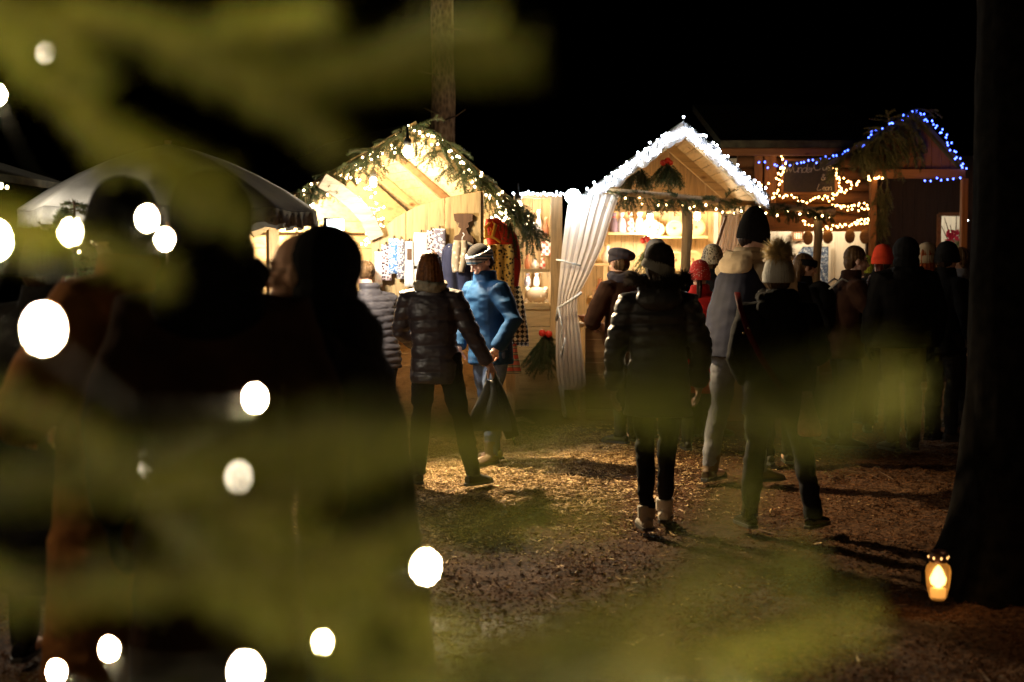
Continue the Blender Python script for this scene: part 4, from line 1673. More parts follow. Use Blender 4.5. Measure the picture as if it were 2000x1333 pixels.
# light trim: white cotton strip along the bargeboards with cold bulbs
M['cotton'] = cloth('white_cotton_trim', (.78, .78, .80), var=.06)
for A, B, lb, lb2 in ((R2, E2L, 'white cotton trim along the curtain side slope of the middle stall', 'cold white bulbs on the curtain side slope of the middle stall'),
                      (R2, E2R, 'white cotton trim along the far slope of the middle stall', 'cold white bulbs on the far slope of the middle stall')):
    f_ = Vector((0, -.06, 0))
    g = []
    nseg = 60
    for i in range(nseg + 1):
        t_ = i / nseg
        c_ = A.lerp(B, t_ * 1.0) + f_
        dep = .075 + .022 * math.sin(t_ * 22) + .014 * math.sin(t_ * 51)
        g.append([c_ + UP * .05, c_ + UP * .02 - Vector((0, .03, 0)), c_ - UP * (dep * .5) - Vector((0, .035, 0)), c_ - UP * dep])
    mb = MB()
    mb.sheet(g, .02)
    t = thing('light_trim', lb, 'decoration', A, 'trim on the stall gable')
    obj('cotton_strip', mb, M['cotton'], t, True)
    pd = []
    for i in range(1600):
        r_ = random.choice(g[1:])
        k = random.random()
        c_ = r_[0].lerp(r_[3], k) + Vector((random.uniform(-.02, .02), -.02, 0))
        pd.append((c_ - t.location, Vector((random.gauss(0, 1), random.uniform(-1.2, -.1), random.gauss(0, 1)))))
    fur(pd, .028, .004, 'tufts', M['cotton'], t)
    n_ = 72
    pts = []
    for q in along([A + f_ * 1.8 + UP * .02, B + f_ * 1.8 + UP * .02], n_):
        pts.append(q + Vector((0, -.01, random.choice((.055, .02, -.03, -.06)) + random.uniform(-.02, .02))))
    light_string(lb2, pts, M['cold'], .010, .012, 'fairy lights on the stalls')

garland('thick spruce garland tied along the front beam of the middle stall', [ba + Vector((-.05, 0, .0)), ba.lerp(bb, .5) + UP * .03, bb], 105, .17, 460, .020, .0048, down=.35)
light_string('few warm bulbs tucked in the front beam garland', along([ba - UP * .07, ba.lerp(bb, .5) - UP * .08, bb - UP * .06], 24, .05), M['warm'], .0095, .02, 'fairy lights on the stalls')
bunch('dark spruce bunch hanging under the gable of the middle stall', 1245, 325, 56, 58, 14.9, None, M['needle_dark'], 22)
bunch('spruce bunch with red baubles hanging under the gable of the middle stall', 1303, 318, 54, 52, 14.8, [(1295, 318, 6), (1304, 314, 6), (1310, 318, 5)], n=24)
bunch('small green sprig with a red bow inside the middle stall', 1266, 476, 24, 60, 15.6, [(1256, 470, 6), (1264, 467, 6), (1268, 471, 5)], n=16)
hanging_lamp('pendant bulb over the counter of the middle stall', P(1270, 425, 16.05), 48, (1, .86, .64))
hanging_lamp('pendant bulb over the far end of the middle stall counter', P(1362, 422, 16.0), 22, (1, .78, .46))
lamp('POINT', P(1180, 535, 15.3), 26, (1, .82, .55), .05)
# ================================================================== log hut on the right
YH = 18.2
kH = YH / F
hx0, hx1 = P(1440, 400, YH).x, P(1706, 400, YH).x
ztop, zhat, zhatb = P(1600, 300, YH).z, P(1600, 442, YH).z, P(1600, 610, YH).z
hut = thing('log_hut', 'dark log hut with a gabled porch edged in blue lights and a serving hatch', 'hut', ((hx0 + hx1) / 2, YH, 0), 'wooden market stalls')
mb = MB()
z = zhat + .07
while z < ztop:
    mb.tube([(hx0, YH, z), ((hx0 + hx1) / 2, YH + .01, z + random.uniform(-.008, .008)), (hx1, YH, z)], [random.uniform(.072, .082) for _ in range(3)], 12)
    z += .148
obj('log_wall', mb, M['log'], hut, True)
mb = MB()
z = .08
while z < zhatb - .08:
    mb.tube([(hx0, YH, z), (hx1, YH, z)], .08, 12)
    z += .148
obj('log_wall', mb, M['log'], hut, True)
for x_, w_ in ((1480, 16), (1498, 13), (1509, 12)):
    mb = MB()
    q = P(x_, 400, YH - .13)
    mb.box((q.x, YH - .13, (zhat + ztop) / 2), (w_ * kH, .06, ztop - zhat))
    obj('upright', mb, M['logz'], hut, bevel=.006)
mb = MB()
mb.beam((hx0 - .1, YH - .10, zhat - .01), (hx1, YH - .10, zhat - .01), .12, .09, (0, 0, 1))
obj('hatch_lintel', mb, M['log'], hut, bevel=.006)
mb = MB()
mb.box(((hx0 + hx1) / 2, YH - .12, zhatb), (hx1 - hx0, .34, .05))
obj('hatch_sill', mb, M['log'], hut, bevel=.006)
M['whitewall'] = wood('whitewashed_boards', (.60, .52, .40), 'z', .7, .85, .8, False)
obj('hatch_back_wall', plank_wall((hx0 - .1, YH + .9, 0), (1, 0, 0), hx1 - hx0 + .6, .4, ztop, .03, 12), M['whitewall'], hut)
mb = MB()
mb.prism([(hx0 - .3, YH - .55, ztop + .02), (hx1 + .1, YH - .55, ztop + .02), (hx1 + .1, YH + 2.2, ztop + .75), (hx0 - .3, YH + 2.2, ztop + .75)], (0, 0, .10))
obj('roof', mb, M['roof'], hut)
mb = MB()
mb.beam((hx0 - .3, YH - .5, ztop - .02), (P(1625, 300, YH).x, YH - .5, ztop - .02), .09, .13, (0, 0, 1))
obj('eaves_beam', mb, M['log'], hut, bevel=.01)
# porch
YPo = 16.9
pk, pl, pr = P(1786, 222, YPo), P(1640, 318, YPo), P(1888, 336, YPo)
bl, br = P(1706, 340, YPo), P(1884, 340, YPo)
tri = MB()
n_ = 9
for i in range(n_):
    x0, x1 = bl.x + (br.x - bl.x) * i / n_ + .002, bl.x + (br.x - bl.x) * (i + 1) / n_ - .002
    zf = lambda x: np.interp(x, [pl.x, pk.x, pr.x], [pl.z, pk.z, pr.z]) - .03
    ol = [(x0, YPo + .12, bl.z + .05), (x1, YPo + .12, bl.z + .05), (x1, YPo + .12, zf(x1))]
    if x0 < pk.x < x1: ol.append((pk.x, YPo + .12, pk.z - .03))
    ol.append((x0, YPo + .12, zf(x0)))
    tri.prism(ol, (0, .03, 0))
obj('porch_gable', tri, M['logz'], hut)
mb = MB()
mb.beam((bl.x, YPo, bl.z), (br.x, YPo, br.z), .11, .10, (0, 0, 1))
obj('porch_beam', mb, M['log'], hut, bevel=.008)
for q in (bl, br):
    mb = MB()
    mb.box((q.x, YPo, q.z / 2 - .03), (.075, .09, q.z - .05))
    obj('porch_post', mb, M['logz'], hut, bevel=.008)
for A, B in ((pk, pl), (pk, pr)):
    mb = MB()
    mb.prism([A, B, B + Vector((0, 1.6, 0)), A + Vector((0, 1.6, 0))], (0, 0, .06))
    obj('porch_roof', mb, M['roof'], hut)
# dark entrance wall with a lit window
M['black_boards'] = wood('dark_boards', (.035, .02, .012), 'z', .8, .5)  # near-black base colour for the entrance boards
YW = 18.6
wx0, wx1, wz0, wz1 = P(1833, 420, YW).x, P(1880, 420, YW).x, P(1850, 560, YW).z, P(1850, 419, YW).z
rx1 = P(1990, 420, YW).x
obj('entrance_wall', plank_wall((hx1 + .01, YW, 0), (1, 0, 0), wx0 - hx1 - .01, .0, 2.95, .05, 6), M['black_boards'], hut)
obj('entrance_wall', plank_wall((wx1, YW, 0), (1, 0, 0), rx1 - wx1, .0, 2.95, .05, 6), M['black_boards'], hut)
obj('entrance_wall', plank_wall((wx0, YW, 0), (1, 0, 0), wx1 - wx0, wz1, 2.95, .05, 2), M['black_boards'], hut)
obj('entrance_wall', plank_wall((wx0, YW, 0), (1, 0, 0), wx1 - wx0, 0, wz0, .05, 2), M['black_boards'], hut)
mb = MB()
for (a_, b_) in (((wx0, wz0), (wx0, wz1)), ((wx1, wz0), (wx1, wz1)), ((wx0, wz1), (wx1, wz1)), ((wx0, wz0), (wx1, wz0))):
    mb.beam((a_[0], YW - .03, a_[1]), (b_[0], YW - .03, b_[1]), .05, .05, (0, 1, 0))
obj('window_frame', mb, M['log'], hut)
obj('room_wall', plank_wall((wx0 - .4, YW + 1.3, 0), (1, 0, 0), 1.4, .3, 3.0, .03, 8), M['whitewall'], hut)
lamp('POINT', ((wx0 + wx1) / 2 + .05, YW + .5, wz1 + .15), 34, (1, .90, .72), .06)
lamp('POINT', (P(1570, 470, 18.7).x, YH + .45, zhat + .12), 26, (1, .85, .62), .08)
lamp('POINT', (P(1660, 470, 18.7).x, YH + .45, zhat + .14), 20, (1, .78, .50), .08)
# menu boards in the hatch
YM = YH + .84
m, nt, b = newmat('chalk_covered_board')
v = coords(nt, (1, 1, 1))
w_ = N(nt, 'ShaderNodeTexNoise', Scale=34.0, Detail=3.0)
nt.links.new(v, w_.inputs['Vector'])
nt.links.new(ramp(nt, w_.outputs['Fac'], [(.52, (.05, .075, .13)), (.60, (.28, .32, .38))]), b.inputs['Base Color'])
b.inputs['Roughness'].default_value = .8
M['chalkblue'] = m


def flat_board(name, label, cat, x0, y0, x1, y1, Y, mat, frame=None, th=.02, group=None):
    a_, b_ = P(x0, y0, Y), P(x1, y1, Y)
    t = thing(name, label, cat, ((a_.x + b_.x) / 2, Y, b_.z), group)
    mb = MB()
    mb.box(((a_.x + b_.x) / 2, Y, (a_.z + b_.z) / 2), (b_.x - a_.x, th, a_.z - b_.z))
    obj('panel', mb, mat, t)
    if frame is not None:
        mb = MB()
        for (p_, q_) in (((a_.x, a_.z), (b_.x, a_.z)), ((a_.x, b_.z), (b_.x, b_.z)), ((a_.x, a_.z), (a_.x, b_.z)), ((b_.x, a_.z), (b_.x, b_.z))):
            mb.beam((p_[0], Y - .012, p_[1]), (q_[0], Y - .012, q_[1]), .025, .028, (0, 1, 0))
        obj('frame', mb, frame, t)
    return t


M['chalk'] = plain('chalk', (.34, .32, .29), .9)
M['chalk_white'] = plain('chalk_white', (.7, .7, .7), .9)
STROKE = {
    'W': [[(0, 1), (.22, 0), (.45, .8), (.68, 0), (.95, 1.05)]],
    'O': [[(.5, 1), (.15, .8), (.05, .35), (.3, .02), (.7, .1), (.85, .6), (.6, .98), (.4, .9)]],
    'L': [[(.35, 1), (.2, .5), (.15, .05), (.45, .0), (.8, .1)]],
    'u': [[(.05, .55), (.1, .1), (.35, .02), (.6, .3), (.62, .55), (.62, .1), (.75, .02)]],
    'n': [[(.05, .55), (.08, 0), (.1, .35), (.35, .55), (.5, .4), (.52, .0), (.65, .02)]],
    'd': [[(.55, .45), (.3, .52), (.08, .25), (.25, .0), (.52, .15), (.6, 1), (.55, .3), (.68, .0)]],
    'e': [[(.08, .25), (.45, .3), (.4, .52), (.15, .45), (.08, .15), (.3, .0), (.58, .1)]],
    'r': [[(.08, .55), (.12, 0), (.15, .35), (.35, .55), (.5, .5)]],
    'a': [[(.5, .45), (.25, .52), (.06, .25), (.22, .0), (.46, .15), (.52, .5), (.52, .08), (.66, .02)]],
    's': [[(.42, .48), (.2, .54), (.15, .36), (.38, .2), (.3, .02), (.06, .05)]],
    'y': [[(.08, .55), (.15, .2), (.4, .15), (.55, .55), (.45, -.1), (.2, -.4), (.05, -.3)]],
    'l': [[(.1, .1), (.3, .8), (.25, 1.0), (.14, .8), (.16, .1), (.32, .02)]],
    '&': [[(.7, .05), (.2, .7), (.3, .95), (.48, .8), (.12, .3), (.2, .02), (.5, .1), (.68, .4)]],
    '.': [[(.1, .0), (.14, .03)]],
}


def write(mb, text, px, py, h, Y, r, slant=.15, step=.72, dy=0.0):
    x = px
    for ch in text:
        if ch == ' ':
            x += h * .4
            continue
        for st in STROKE[ch]:
            # smooth the stroke
            pts = []
            for i in range(len(st) - 1):
                p0, p1, p2, p3 = st[max(i - 1, 0)], st[i], st[i + 1], st[min(i + 2, len(st) - 1)]
                for t_ in (0, .33, .66):
                    q = [0.5 * (2 * p1[k] + (p2[k] - p0[k]) * t_ + (2 * p0[k] - 5 * p1[k] + 4 * p2[k] - p3[k]) * t_ ** 2 + (3 * p1[k] - p0[k] - 3 * p2[k] + p3[k]) * t_ ** 3) for k in (0, 1)]
                    pts.append(q)
            pts.append(st[-1])
            mb.tube([P(x + (u_ + slant * w_) * h, py - w_ * h, Y) for u_, w_ in pts], r, 5)
        x += h * (step if ch.islower() else .95)
        py += dy
    return x


t = flat_board('chalk_sign', 'black chalk sign with handwriting framed by fairy lights on the log hut', 'sign', 1528, 313, 1632, 378, YH - .22, plain('slate_black', (.016, .012, .010), .7, var=.4), M['log'])
for wrd, x_, y_, h_ in (('Wunder', 1532, 337, 17), ('Oase', 1588, 333, 18), ('&', 1603, 352, 12), ('Lean.', 1594, 372, 12)):
    mb = MB()
    write(mb, wrd, x_, y_, h_, YH - .236, .0042, step=.5)
    obj('chalk_word', mb, M['chalk'], t, True)
t = flat_board('menu_board', 'blue menu board covered with white chalk writing in the serving hatch', 'menu board', 1556, 480, 1618, 640, YM, M['chalkblue'], M['whitewall'])
for i in range(9):
    mb = MB()
    x_ = 1562
    y_ = 492 + i * 11
    while x_ < 1608:
        L_ = random.uniform(2, 7)
        mb.tube([P(x_, y_ + random.uniform(-1, 1), YM - .014), P(x_ + L_ * .3, y_ - 3, YM - .014), P(x_ + L_ * .6, y_ + 1, YM - .014), P(x_ + L_, y_ - random.uniform(0, 3), YM - .014)], .0045, 4)
        x_ += L_ + random.uniform(2, 5)
    obj('chalk_line', mb, M['chalk_white'], t, True)
M['fanstripe'] = stripes('red_cream_stripe', [(.5, .10, .03), (.75, .65, .5)], .10, 'x', distort=.1)
flat_board('striped_card', 'red striped card beside the menu board in the hatch', 'card', 1549, 452, 1567, 469, YM - .05, M['fanstripe'], M['log'])
single('list_card', (lambda mb: (mb.prism([P(x, y, YM - .03) for x, y in ((1545, 480), (1560, 470), (1578, 472), (1560, 492), (1546, 500))], (0, .01, 0)), mb)[1])(MB()), M['whitewall'], 'slanted cream list card above the blue menu board', 'card')
# log slices
M['slice'] = wood('cut_log_slice', (.22, .12, .05), 'x', .8, .5)
for i, (x_, y_, lb) in enumerate(((1578, 465, 'oval log slice hanging just left of the square pole'), (1617, 463, 'oval log slice hanging just right of the square pole'),
                                  (1660, 462, 'oval log slice hanging above the man in spectacles'), (1689, 463, 'dark log slice hanging at the end of the hatch'))):
    Yq = YH - .32
    p = P(x_, y_, Yq)
    t = thing('log_slice', lb, 'ornament', p, 'log slices hanging over the hatch')
    mb = MB()
    mb.lathe(p, [(.060, -.014), (.066, -.010), (.066, .010), (.060, .014)], 22, Matrix.Rotation(PI / 2, 3, 'X') @ Matrix.Diagonal((.95, 1.35, 1)))
    obj('slice', mb, M['slice'], t, True)
    mb = MB()
    mb.tube([p + Vector((0, 0, .08)), p + Vector((0, .05, .16))], .004, 5)
    obj('cord', mb, M['wire'], t)
# lights on the hut
g_ = 'fairy lights on the hut'
H = lambda l, off=.30: [P(x, y, YH - off) for x, y in l]
light_string('orange fairy lights under and beside the chalk sign', along(H([(1532, 318), (1526, 345), (1522, 372), (1508, 384), (1530, 386), (1545, 380), (1560, 392), (1580, 394), (1600, 388), (1625, 383), (1640, 372), (1634, 345), (1632, 322)]), 52, .02), M['orange'], .0092, .01, g_)
light_string('orange fairy lights looped over the log ends', along(H([(1640, 345), (1660, 355), (1678, 358), (1640, 378), (1620, 396), (1650, 405), (1690, 398), (1697, 410), (1660, 408), (1630, 402)]), 42, .02), M['orange'], .0092, .01, g_)
light_string('orange fairy lights swagged along the hatch lintel', along(H([(1565, 432), (1585, 440), (1600, 446), (1630, 444), (1650, 440), (1672, 434), (1692, 426), (1696, 432), (1665, 440)], .36), 38, .02), M['orange'], .0092, .01, g_)
light_string('orange fairy lights along the dark eaves of the log hut', along(H([(1500, 302), (1520, 290), (1530, 318), (1518, 350), (1485, 368)], .34), 9, .02), M['orange'], .011, .01, g_)
light_string('orange fairy lights on the porch beam', along([P(1690, 350, YPo - .08), P(1712, 348, YPo - .08), P(1728, 349, YPo - .08)], 8, .02), M['orange'], .010, .01, g_)
light_string('blue lights strung from the eaves over the chalk sign to the porch', along([P(1480, 318, 17.6), P(1500, 322, 17.6), P(1560, 320, 17.6), P(1585, 313, 17.5), P(1605, 314, 17.4), P(1630, 302, 17.2), P(1655, 296, 17.0), P(1690, 278, 16.8), P(1700, 256, 16.8), P(1745, 240, 16.8), P(1785, 215, 16.8)], 40, .03), M['blue'], .0105, .01, g_)
light_string('blue lights down the steep far slope of the porch', along([P(1785, 213, 16.8), P(1800, 220, 16.8), P(1812, 236, 16.8), P(1838, 252, 16.8), P(1850, 275, 16.8), P(1866, 305, 16.8), P(1888, 333, 16.8)], 30, .025), M['blue'], .0105, .01, g_)
light_string('short row of blue lights under the porch beam', [P(x, y, 16.75) for x, y in ((1806, 353), (1818, 354), (1830, 348), (1839, 353), (1850, 351), (1862, 350), (1875, 348))], M['blue'], .0105, .004, g_)
light_string('whitish lights hanging down beside the lit window', along([P(1888, 374, 17.6), P(1884, 390, 17.6), P(1880, 415, 17.6), P(1886, 430, 17.6), P(1885, 448, 17.6)], 15, .015), M['cold'], .0115, .008, g_)
garland('shaggy spruce boughs over the near slope of the porch', [pl + Vector((0, -.06, .05)), pl.lerp(pk, .5) + Vector((0, -.06, .06)), pk + Vector((0, -.06, .05))], 55, .30, 300, .028, .006, down=.9, mat=M['needle_dark'], side=5)
nd = Needles()
t = thing('spruce_garland', 'dry dark boughs hanging across the porch gable boards', 'garland', P(1740, 260, YPo), 'spruce garlands on the stalls')
for _ in range(34):
    p = P(random.uniform(1700, 1800), random.uniform(245, 300), YPo - .02)
    nd.spray(p, Vector((random.uniform(-.5, .5), random.uniform(-.2, .0), -1)), random.uniform(.2, .42), 260, .026, .006, 5, .1)
nd.build(t, M['needle_dark'])
nd = Needles()
t = thing('spruce_garland', 'spruce bough hanging down inside the porch post', 'garland', P(1722, 360, YPo), 'spruce garlands on the stalls')
for _ in range(26):
    p = P(random.uniform(1712, 1735), random.uniform(350, 430), YPo - .02)
    nd.spray(p, Vector((random.uniform(-.4, .4), random.uniform(-.2, .0), -1)), random.uniform(.2, .36), 260, .026, .006, 4, .1)
nd.build(t, M['needle_dark'])
lamp('POINT', P(1795, 365, 15.9), 20, (1, .50, .20), .15)
lamp('POINT', P(1575, 408, 16.3), 20, (1, .52, .22), .15)
# poinsettia twigs in the window
t = thing('flower_arrangement', 'bare twigs with red blossoms in front of the lit window', 'flowers', P(1862, 470, YW - .15))
mb = MB()
for (x_, y_) in ((1845, 425), (1868, 415), (1880, 420), (1856, 440), (1838, 440)):
    mb.tube([P(1860, 500, YW - .15), P((x_ + 1860) / 2 + 3, (y_ + 500) / 2, YW - .15), P(x_, y_, YW - .2)], [.012, .008, .004], 6)
obj('twigs', mb, M['stem'], t, True)
mb = MB()
for _ in range(26):
    q = P(random.uniform(1850, 1872), random.uniform(452, 472), YW - .2)
    mb.ell(q, (.035, .012, .018), Matrix.Rotation(random.uniform(0, 3), 3, 'Y'), 8, 5)
obj('blossoms', mb, cloth('red_petals', (.55, .04, .08)), t, True)
mb = MB()
for _ in range(30):
    q = P(random.uniform(1848, 1874), random.uniform(470, 488), YW - .2)
    mb.ell(q, (.04, .012, .02), Matrix.Rotation(random.uniform(0, 3), 3, 'Y'), 8, 5)
obj('leaves', mb, foliage('pale_leaves', (.12, .2, .08), (.4, .42, .25)), t, True)

# ================================================================== left: parasols, lit conifer, stall edge
M['canvas'] = cloth('grey_canvas', (.34, .34, .33), .85, .15, 6, 160, .2)
M['canvas_white'] = cloth('white_canvas', (.66, .65, .68), .85, .1, 6, 160, .2)


def parasol(label, px, top, bottom, rpx, Y, mat, rot=0.2, n=8, val=.16):
    k = Y / F
    c = P(px, top, Y)
    zb = P(px, bottom, Y).z
    r = rpx * k
    t = thing('parasol', label, 'parasol', (c.x, Y, 0), 'market parasols')
    seg = n * 8
    prof = [(0.02, 1.0), (.2, .90), (.4, .745), (.6, .54), (.8, .295), (1.0, .0)]
    g = []
    h = c.z - zb - val
    for (f_, zz) in prof:
        row = []
        for j in range(seg + 1):
            a_ = 2 * PI * j / seg + rot
            u_ = (j % 8) / 8.0
            sag = 1 - .075 * math.sin(PI * u_) * f_
            row.append(Vector((c.x + r * f_ * sag * math.cos(a_), Y + r * f_ * sag * math.sin(a_), zb + val + h * zz - .02 * math.sin(PI * u_) * f_)))
        g.append(row)
    mb = MB()
    mb.sheet(g, .006)
    obj('canopy', mb, mat, t, True)
    va = []
    for i, q in enumerate((0, .5, 1)):
        row = []
        for j in range(seg * 3 + 1):
            a_ = 2 * PI * j / (seg * 3) + rot
            u_ = (j % 24) / 24.0
            sag = 1 - .075 * math.sin(PI * u_)
            w_ = .018 * q * math.sin(j * 1.9) + .012 * q * math.sin(j * .7)
            row.append(Vector((c.x + (r * sag + w_ + .004) * math.cos(a_), Y + (r * sag + w_ + .004) * math.sin(a_), zb + val - .02 * math.sin(PI * u_) - val * q * (1 + .12 * math.sin(j * .9)))))
        va.append(row)
    mb = MB()
    mb.sheet(va, .004)
    obj('valance', mb, mat, t, True)
    mb = MB()
    mb.tube([(c.x, Y, 0), (c.x, Y, c.z + .03)], .022, 12)
    obj('pole', mb, M['polewood'], t, True)
    mb = MB()
    mb.lathe((c.x, Y, 0), [(.26, 0), (.26, .06), (.05, .10), (.04, .35)], 20)
    obj('base', mb, M['metal'], t, True)
    for j in range(n):
        a_ = 2 * PI * j / n + rot
        mb = MB()
        mb.tube([(c.x + r * f_ * math.cos(a_), Y + r * f_ * math.sin(a_), zb + val + h * zz - .02) for f_, zz in prof], .008, 6)
        obj('rib', mb, M['polewood'], t, True)
    return t


parasol('large grey parasol with a drooping valance beside the clothes stall', 328, 284, 440, 282, 9.4, M['canvas'], .15, val=.10)

# lit conifer behind the parasol
def conifer(label, px, Y, h, r, n, mat, dens=120, nl=.03, nw=.006, z0=.2):
    X = GX(px, Y)
    t = thing('spruce_tree', label, 'tree', (X, Y, 0), 'spruce trees')
    mb = MB()
    mb.tube([(X, Y, -.1), (X + .01, Y, h * .5), (X, Y, h)], [.05 * h / 2, .03 * h / 2, .006], 10)
    obj('trunk', mb, M['stem'], t, True)
    nd = Needles()
    for i in range(n):
        f_ = (i + random.random()) / n
        z_ = z0 + (h - z0) * f_
        a_ = random.random() * 2 * PI
        L = r * (1 - f_) ** .85 * random.uniform(.75, 1.1) + .06
        nd.spray((X, Y, z_), (math.cos(a_), math.sin(a_), random.uniform(-.25, .3)), L, dens, nl, nw, 6, random.uniform(.0, .35), .005)
    nd.build(t, mat, 'crown', 'limbs')
    return t


conifer('small spruce wrapped in warm lights under the grey parasol', 148, 8.3, 1.95, .62, 150, M['needle'], 320, .024, .005, .25)
pts = []
for i in range(46):
    f_ = i / 46
    a_ = i * .8
    rr = .50 * (1 - f_) ** .9 + .03
    pts.append(Vector((GX(148, 8.3) + rr * math.cos(a_), 8.3 + rr * math.sin(a_), .5 + 1.4 * f_)))
light_string('warm lights wound round the small spruce under the parasol', pts, M['warm_soft'], .009, .02, 'fairy lights in the trees')
lamp('POINT', (GX(150, 7.7), 7.75, 1.72), 5, (1, .85, .55), .1)

# edge of another stall at the left border
xs = GX(-120, 8.8)
t = thing('market_stall', 'roof corner of a dark stall with a short light string at the picture border', 'market stall', (xs, 8.8, 0), 'wooden market stalls')
mb = MB()
a_, b_ = P(-14, 352, 8.8), P(-340, 250, 8.8)
mb.prism([a_, b_, b_ + Vector((0, 1.6, 0)), a_ + Vector((0, 1.6, 0))], (0, 0, .05))
obj('roof', mb, M['roof'], t)
mb = MB()
mb.beam(a_ - Vector((0, .02, .04)), b_ - Vector((0, .02, .04)), .03, .12, (0, 1, 0))
obj('bargeboard', mb, M['pine'], t)
mb = MB()
mb.box((P(-30, 500, 8.9).x, 8.9, 1.0), (.09, .09, 2.0))
obj('post', mb, M['pinez'], t)
light_string('short warm light string at the stall edge on the picture border', along([P(24, 372, 8.7), P(0, 362, 8.7), P(-60, 345, 8.7), P(-200, 305, 8.7)], 22, .01), M['warm_soft'], .010, .008, 'fairy lights on the stalls')
hanging_lamp('pendant bulb under the stall roof at the picture border', P(-130, 420, 8.2), 90, (1, .86, .66))
hanging_lamp('added unseen bulb beyond the picture border lighting the rust brown coat', Vector((-2.9, 4.6, 2.15)), 55, (1, .74, .42))  # added outside the view to light the foreground coats; no stall reaches here

hanging_lamp('added unseen warm bulb beyond the picture border behind the black trunk', Vector((3.4, 6.5, 2.2)), 42, (1, .58, .30))  # added outside the view to light the handbag and the right-hand ground

# tall trunk behind the clothes stall
t = thing('spruce_tree', 'tall bare spruce trunk rising behind the clothes stall', 'tree', (GX(866, 17.2), 17.2, 0), 'spruce trees')
xt = GX(866, 17.2)
g = []
for i in range(60):
    z_ = i * .16
    row = []
    for j in range(41):
        a_ = 2 * PI * j / 40
        r_ = .155 - .004 * z_ + .012 * float(vnoise(np.array([[math.cos(a_) * 4, math.sin(a_) * 4, z_ * 3]]))[0])
        row.append((xt + r_ * math.cos(a_), 17.2 + r_ * math.sin(a_), z_))
    g.append(row)
mb = MB()
mb.sheet(g)
m, nt, b = newmat('spruce_bark')
v = coords(nt, (1, 1, .45))
vo = N(nt, 'ShaderNodeTexVoronoi', Scale=26.0)
no = N(nt, 'ShaderNodeTexNoise', Scale=9.0, Detail=6.0)
nt.links.new(v, vo.inputs['Vector'])
nt.links.new(v, no.inputs['Vector'])
ad = N(nt, 'ShaderNodeMath', operation='MULTIPLY')
nt.links.new(vo.outputs['Distance'], ad.inputs[0])
nt.links.new(no.outputs['Fac'], ad.inputs[1])
nt.links.new(ramp(nt, ad.outputs[0], [(.05, (.08, .05, .03)), (.3, (.28, .17, .09)), (.5, (.40, .27, .16))]), b.inputs['Base Color'])
bump(nt, b, ad.outputs[0], .9, .03)
b.inputs['Roughness'].default_value = .9
M['bark_lit'] = m
obj('trunk', mb, M['bark_lit'], t, True)
mb = MB()
for (y_, dx, dz) in ((238, .28, .12), (150, -.3, .05), (60, .3, -.05), (225, -.2, .05)):
    q = P(866, y_, 17.2)
    mb.tube([(xt, 17.1, q.z), (xt + dx * .6, 17.0, q.z + dz * .4), (xt + dx, 16.95, q.z + dz)], [.012, .009, .004], 6)
obj('dead_twigs', mb, M['stem'], t, True)
lamp_z = None

# ================================================================== big dark trunk and the grave light on the right
xt, yt = GX(2035, 7.05), 7.05
t = thing('spruce_tree', 'massive black trunk with flared roots along the picture border', 'tree', (xt, yt, 0), 'spruce trees')
g = []
for i in range(70):
    z_ = i * .09 - .1
    row = []
    for j in range(65):
        a_ = 2 * PI * j / 64
        r_ = .335 + .17 * math.exp(-max(z_, 0) * 2.4) * (1 + .35 * math.sin(a_ * 5 + 1)) + .012 * float(vnoise(np.array([[math.cos(a_) * 7, math.sin(a_) * 7, z_ * 4]]))[0])
        row.append((xt + r_ * math.cos(a_), yt + r_ * math.sin(a_), z_))
    g.append(row)
mb = MB()
mb.sheet(g)
M['bark_dark'] = plain('near_black_bark', (.006, .005, .004), 1.0, scale=14, var=.6, spec=.02)  # base colour pushed near black to keep the trunk dark
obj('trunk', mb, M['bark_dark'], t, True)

xl_, yl_ = GX(1842, 6.68), 6.68
zg = .0
t = thing('grave_lantern', 'glass candle lantern with a pierced cap glowing at the foot of the black trunk', 'lantern', (xl_, yl_, zg))
m, nt, b = newmat('amber_glass')
b.inputs['Base Color'].default_value = (1, .66, .28, 1)
b.inputs['Roughness'].default_value = .28
b.inputs['Transmission Weight'].default_value = .85
b.inputs['IOR'].default_value = 1.3
mb = MB()
mb.lathe((xl_, yl_, zg), [(r_ * 1.12, z_ * 1.12) for r_, z_ in [(.028, .0), (.036, .012), (.048, .06), (.053, .12), (.048, .145), (.036, .155), (.036, .165)]], 20)
obj('glass', mb, m, t, True)
mb = MB()
mb.lathe((xl_, yl_, zg), [(r_ * 1.12, z_ * 1.12) for r_, z_ in [(.024, .012), (.026, .05), (.02, .055)]], 14)
obj('candle', mb, glow('lit_wax', (1, .50, .14), 1.1, (.8, .7, .5)), t, True)
mb = MB()
mb.lathe((xl_, yl_, zg), [(r_ * 1.12, z_ * 1.12) for r_, z_ in [(.006, .056), (.022, .07), (.026, .092), (.014, .125), (.002, .145)]], 12)
obj('flame', mb, glow('flame', (1, .66, .25), 7), t, True)
mb = MB()
mb.lathe((xl_, yl_, zg), [(r_ * 1.12, z_ * 1.12) for r_, z_ in [(.040, .163), (.041, .170), (.039, .198), (.030, .210), (.008, .216)]], 20)
cap = obj('cap', mb, plain('tin_cap', (.05, .02, .012), .45, .6), t, True)
for a_ in (-2.35, -1.57, -.8, -.1, .7, 1.57, 2.3, 3.0):
    mb = MB()
    q = Vector((xl_ + .0454 * math.cos(a_), yl_ + .0454 * math.sin(a_), zg + .206))
    mb.ell(q, (.0055, .0055, .0065), None, 10, 8)
    obj('vent_hole', mb, glow('candle_lit_hole', (1, .50, .14), 1.8), cap, True)
lamp('POINT', (xl_ - .06, yl_ - .10, .12), 1.2, (1, .55, .2), .04)

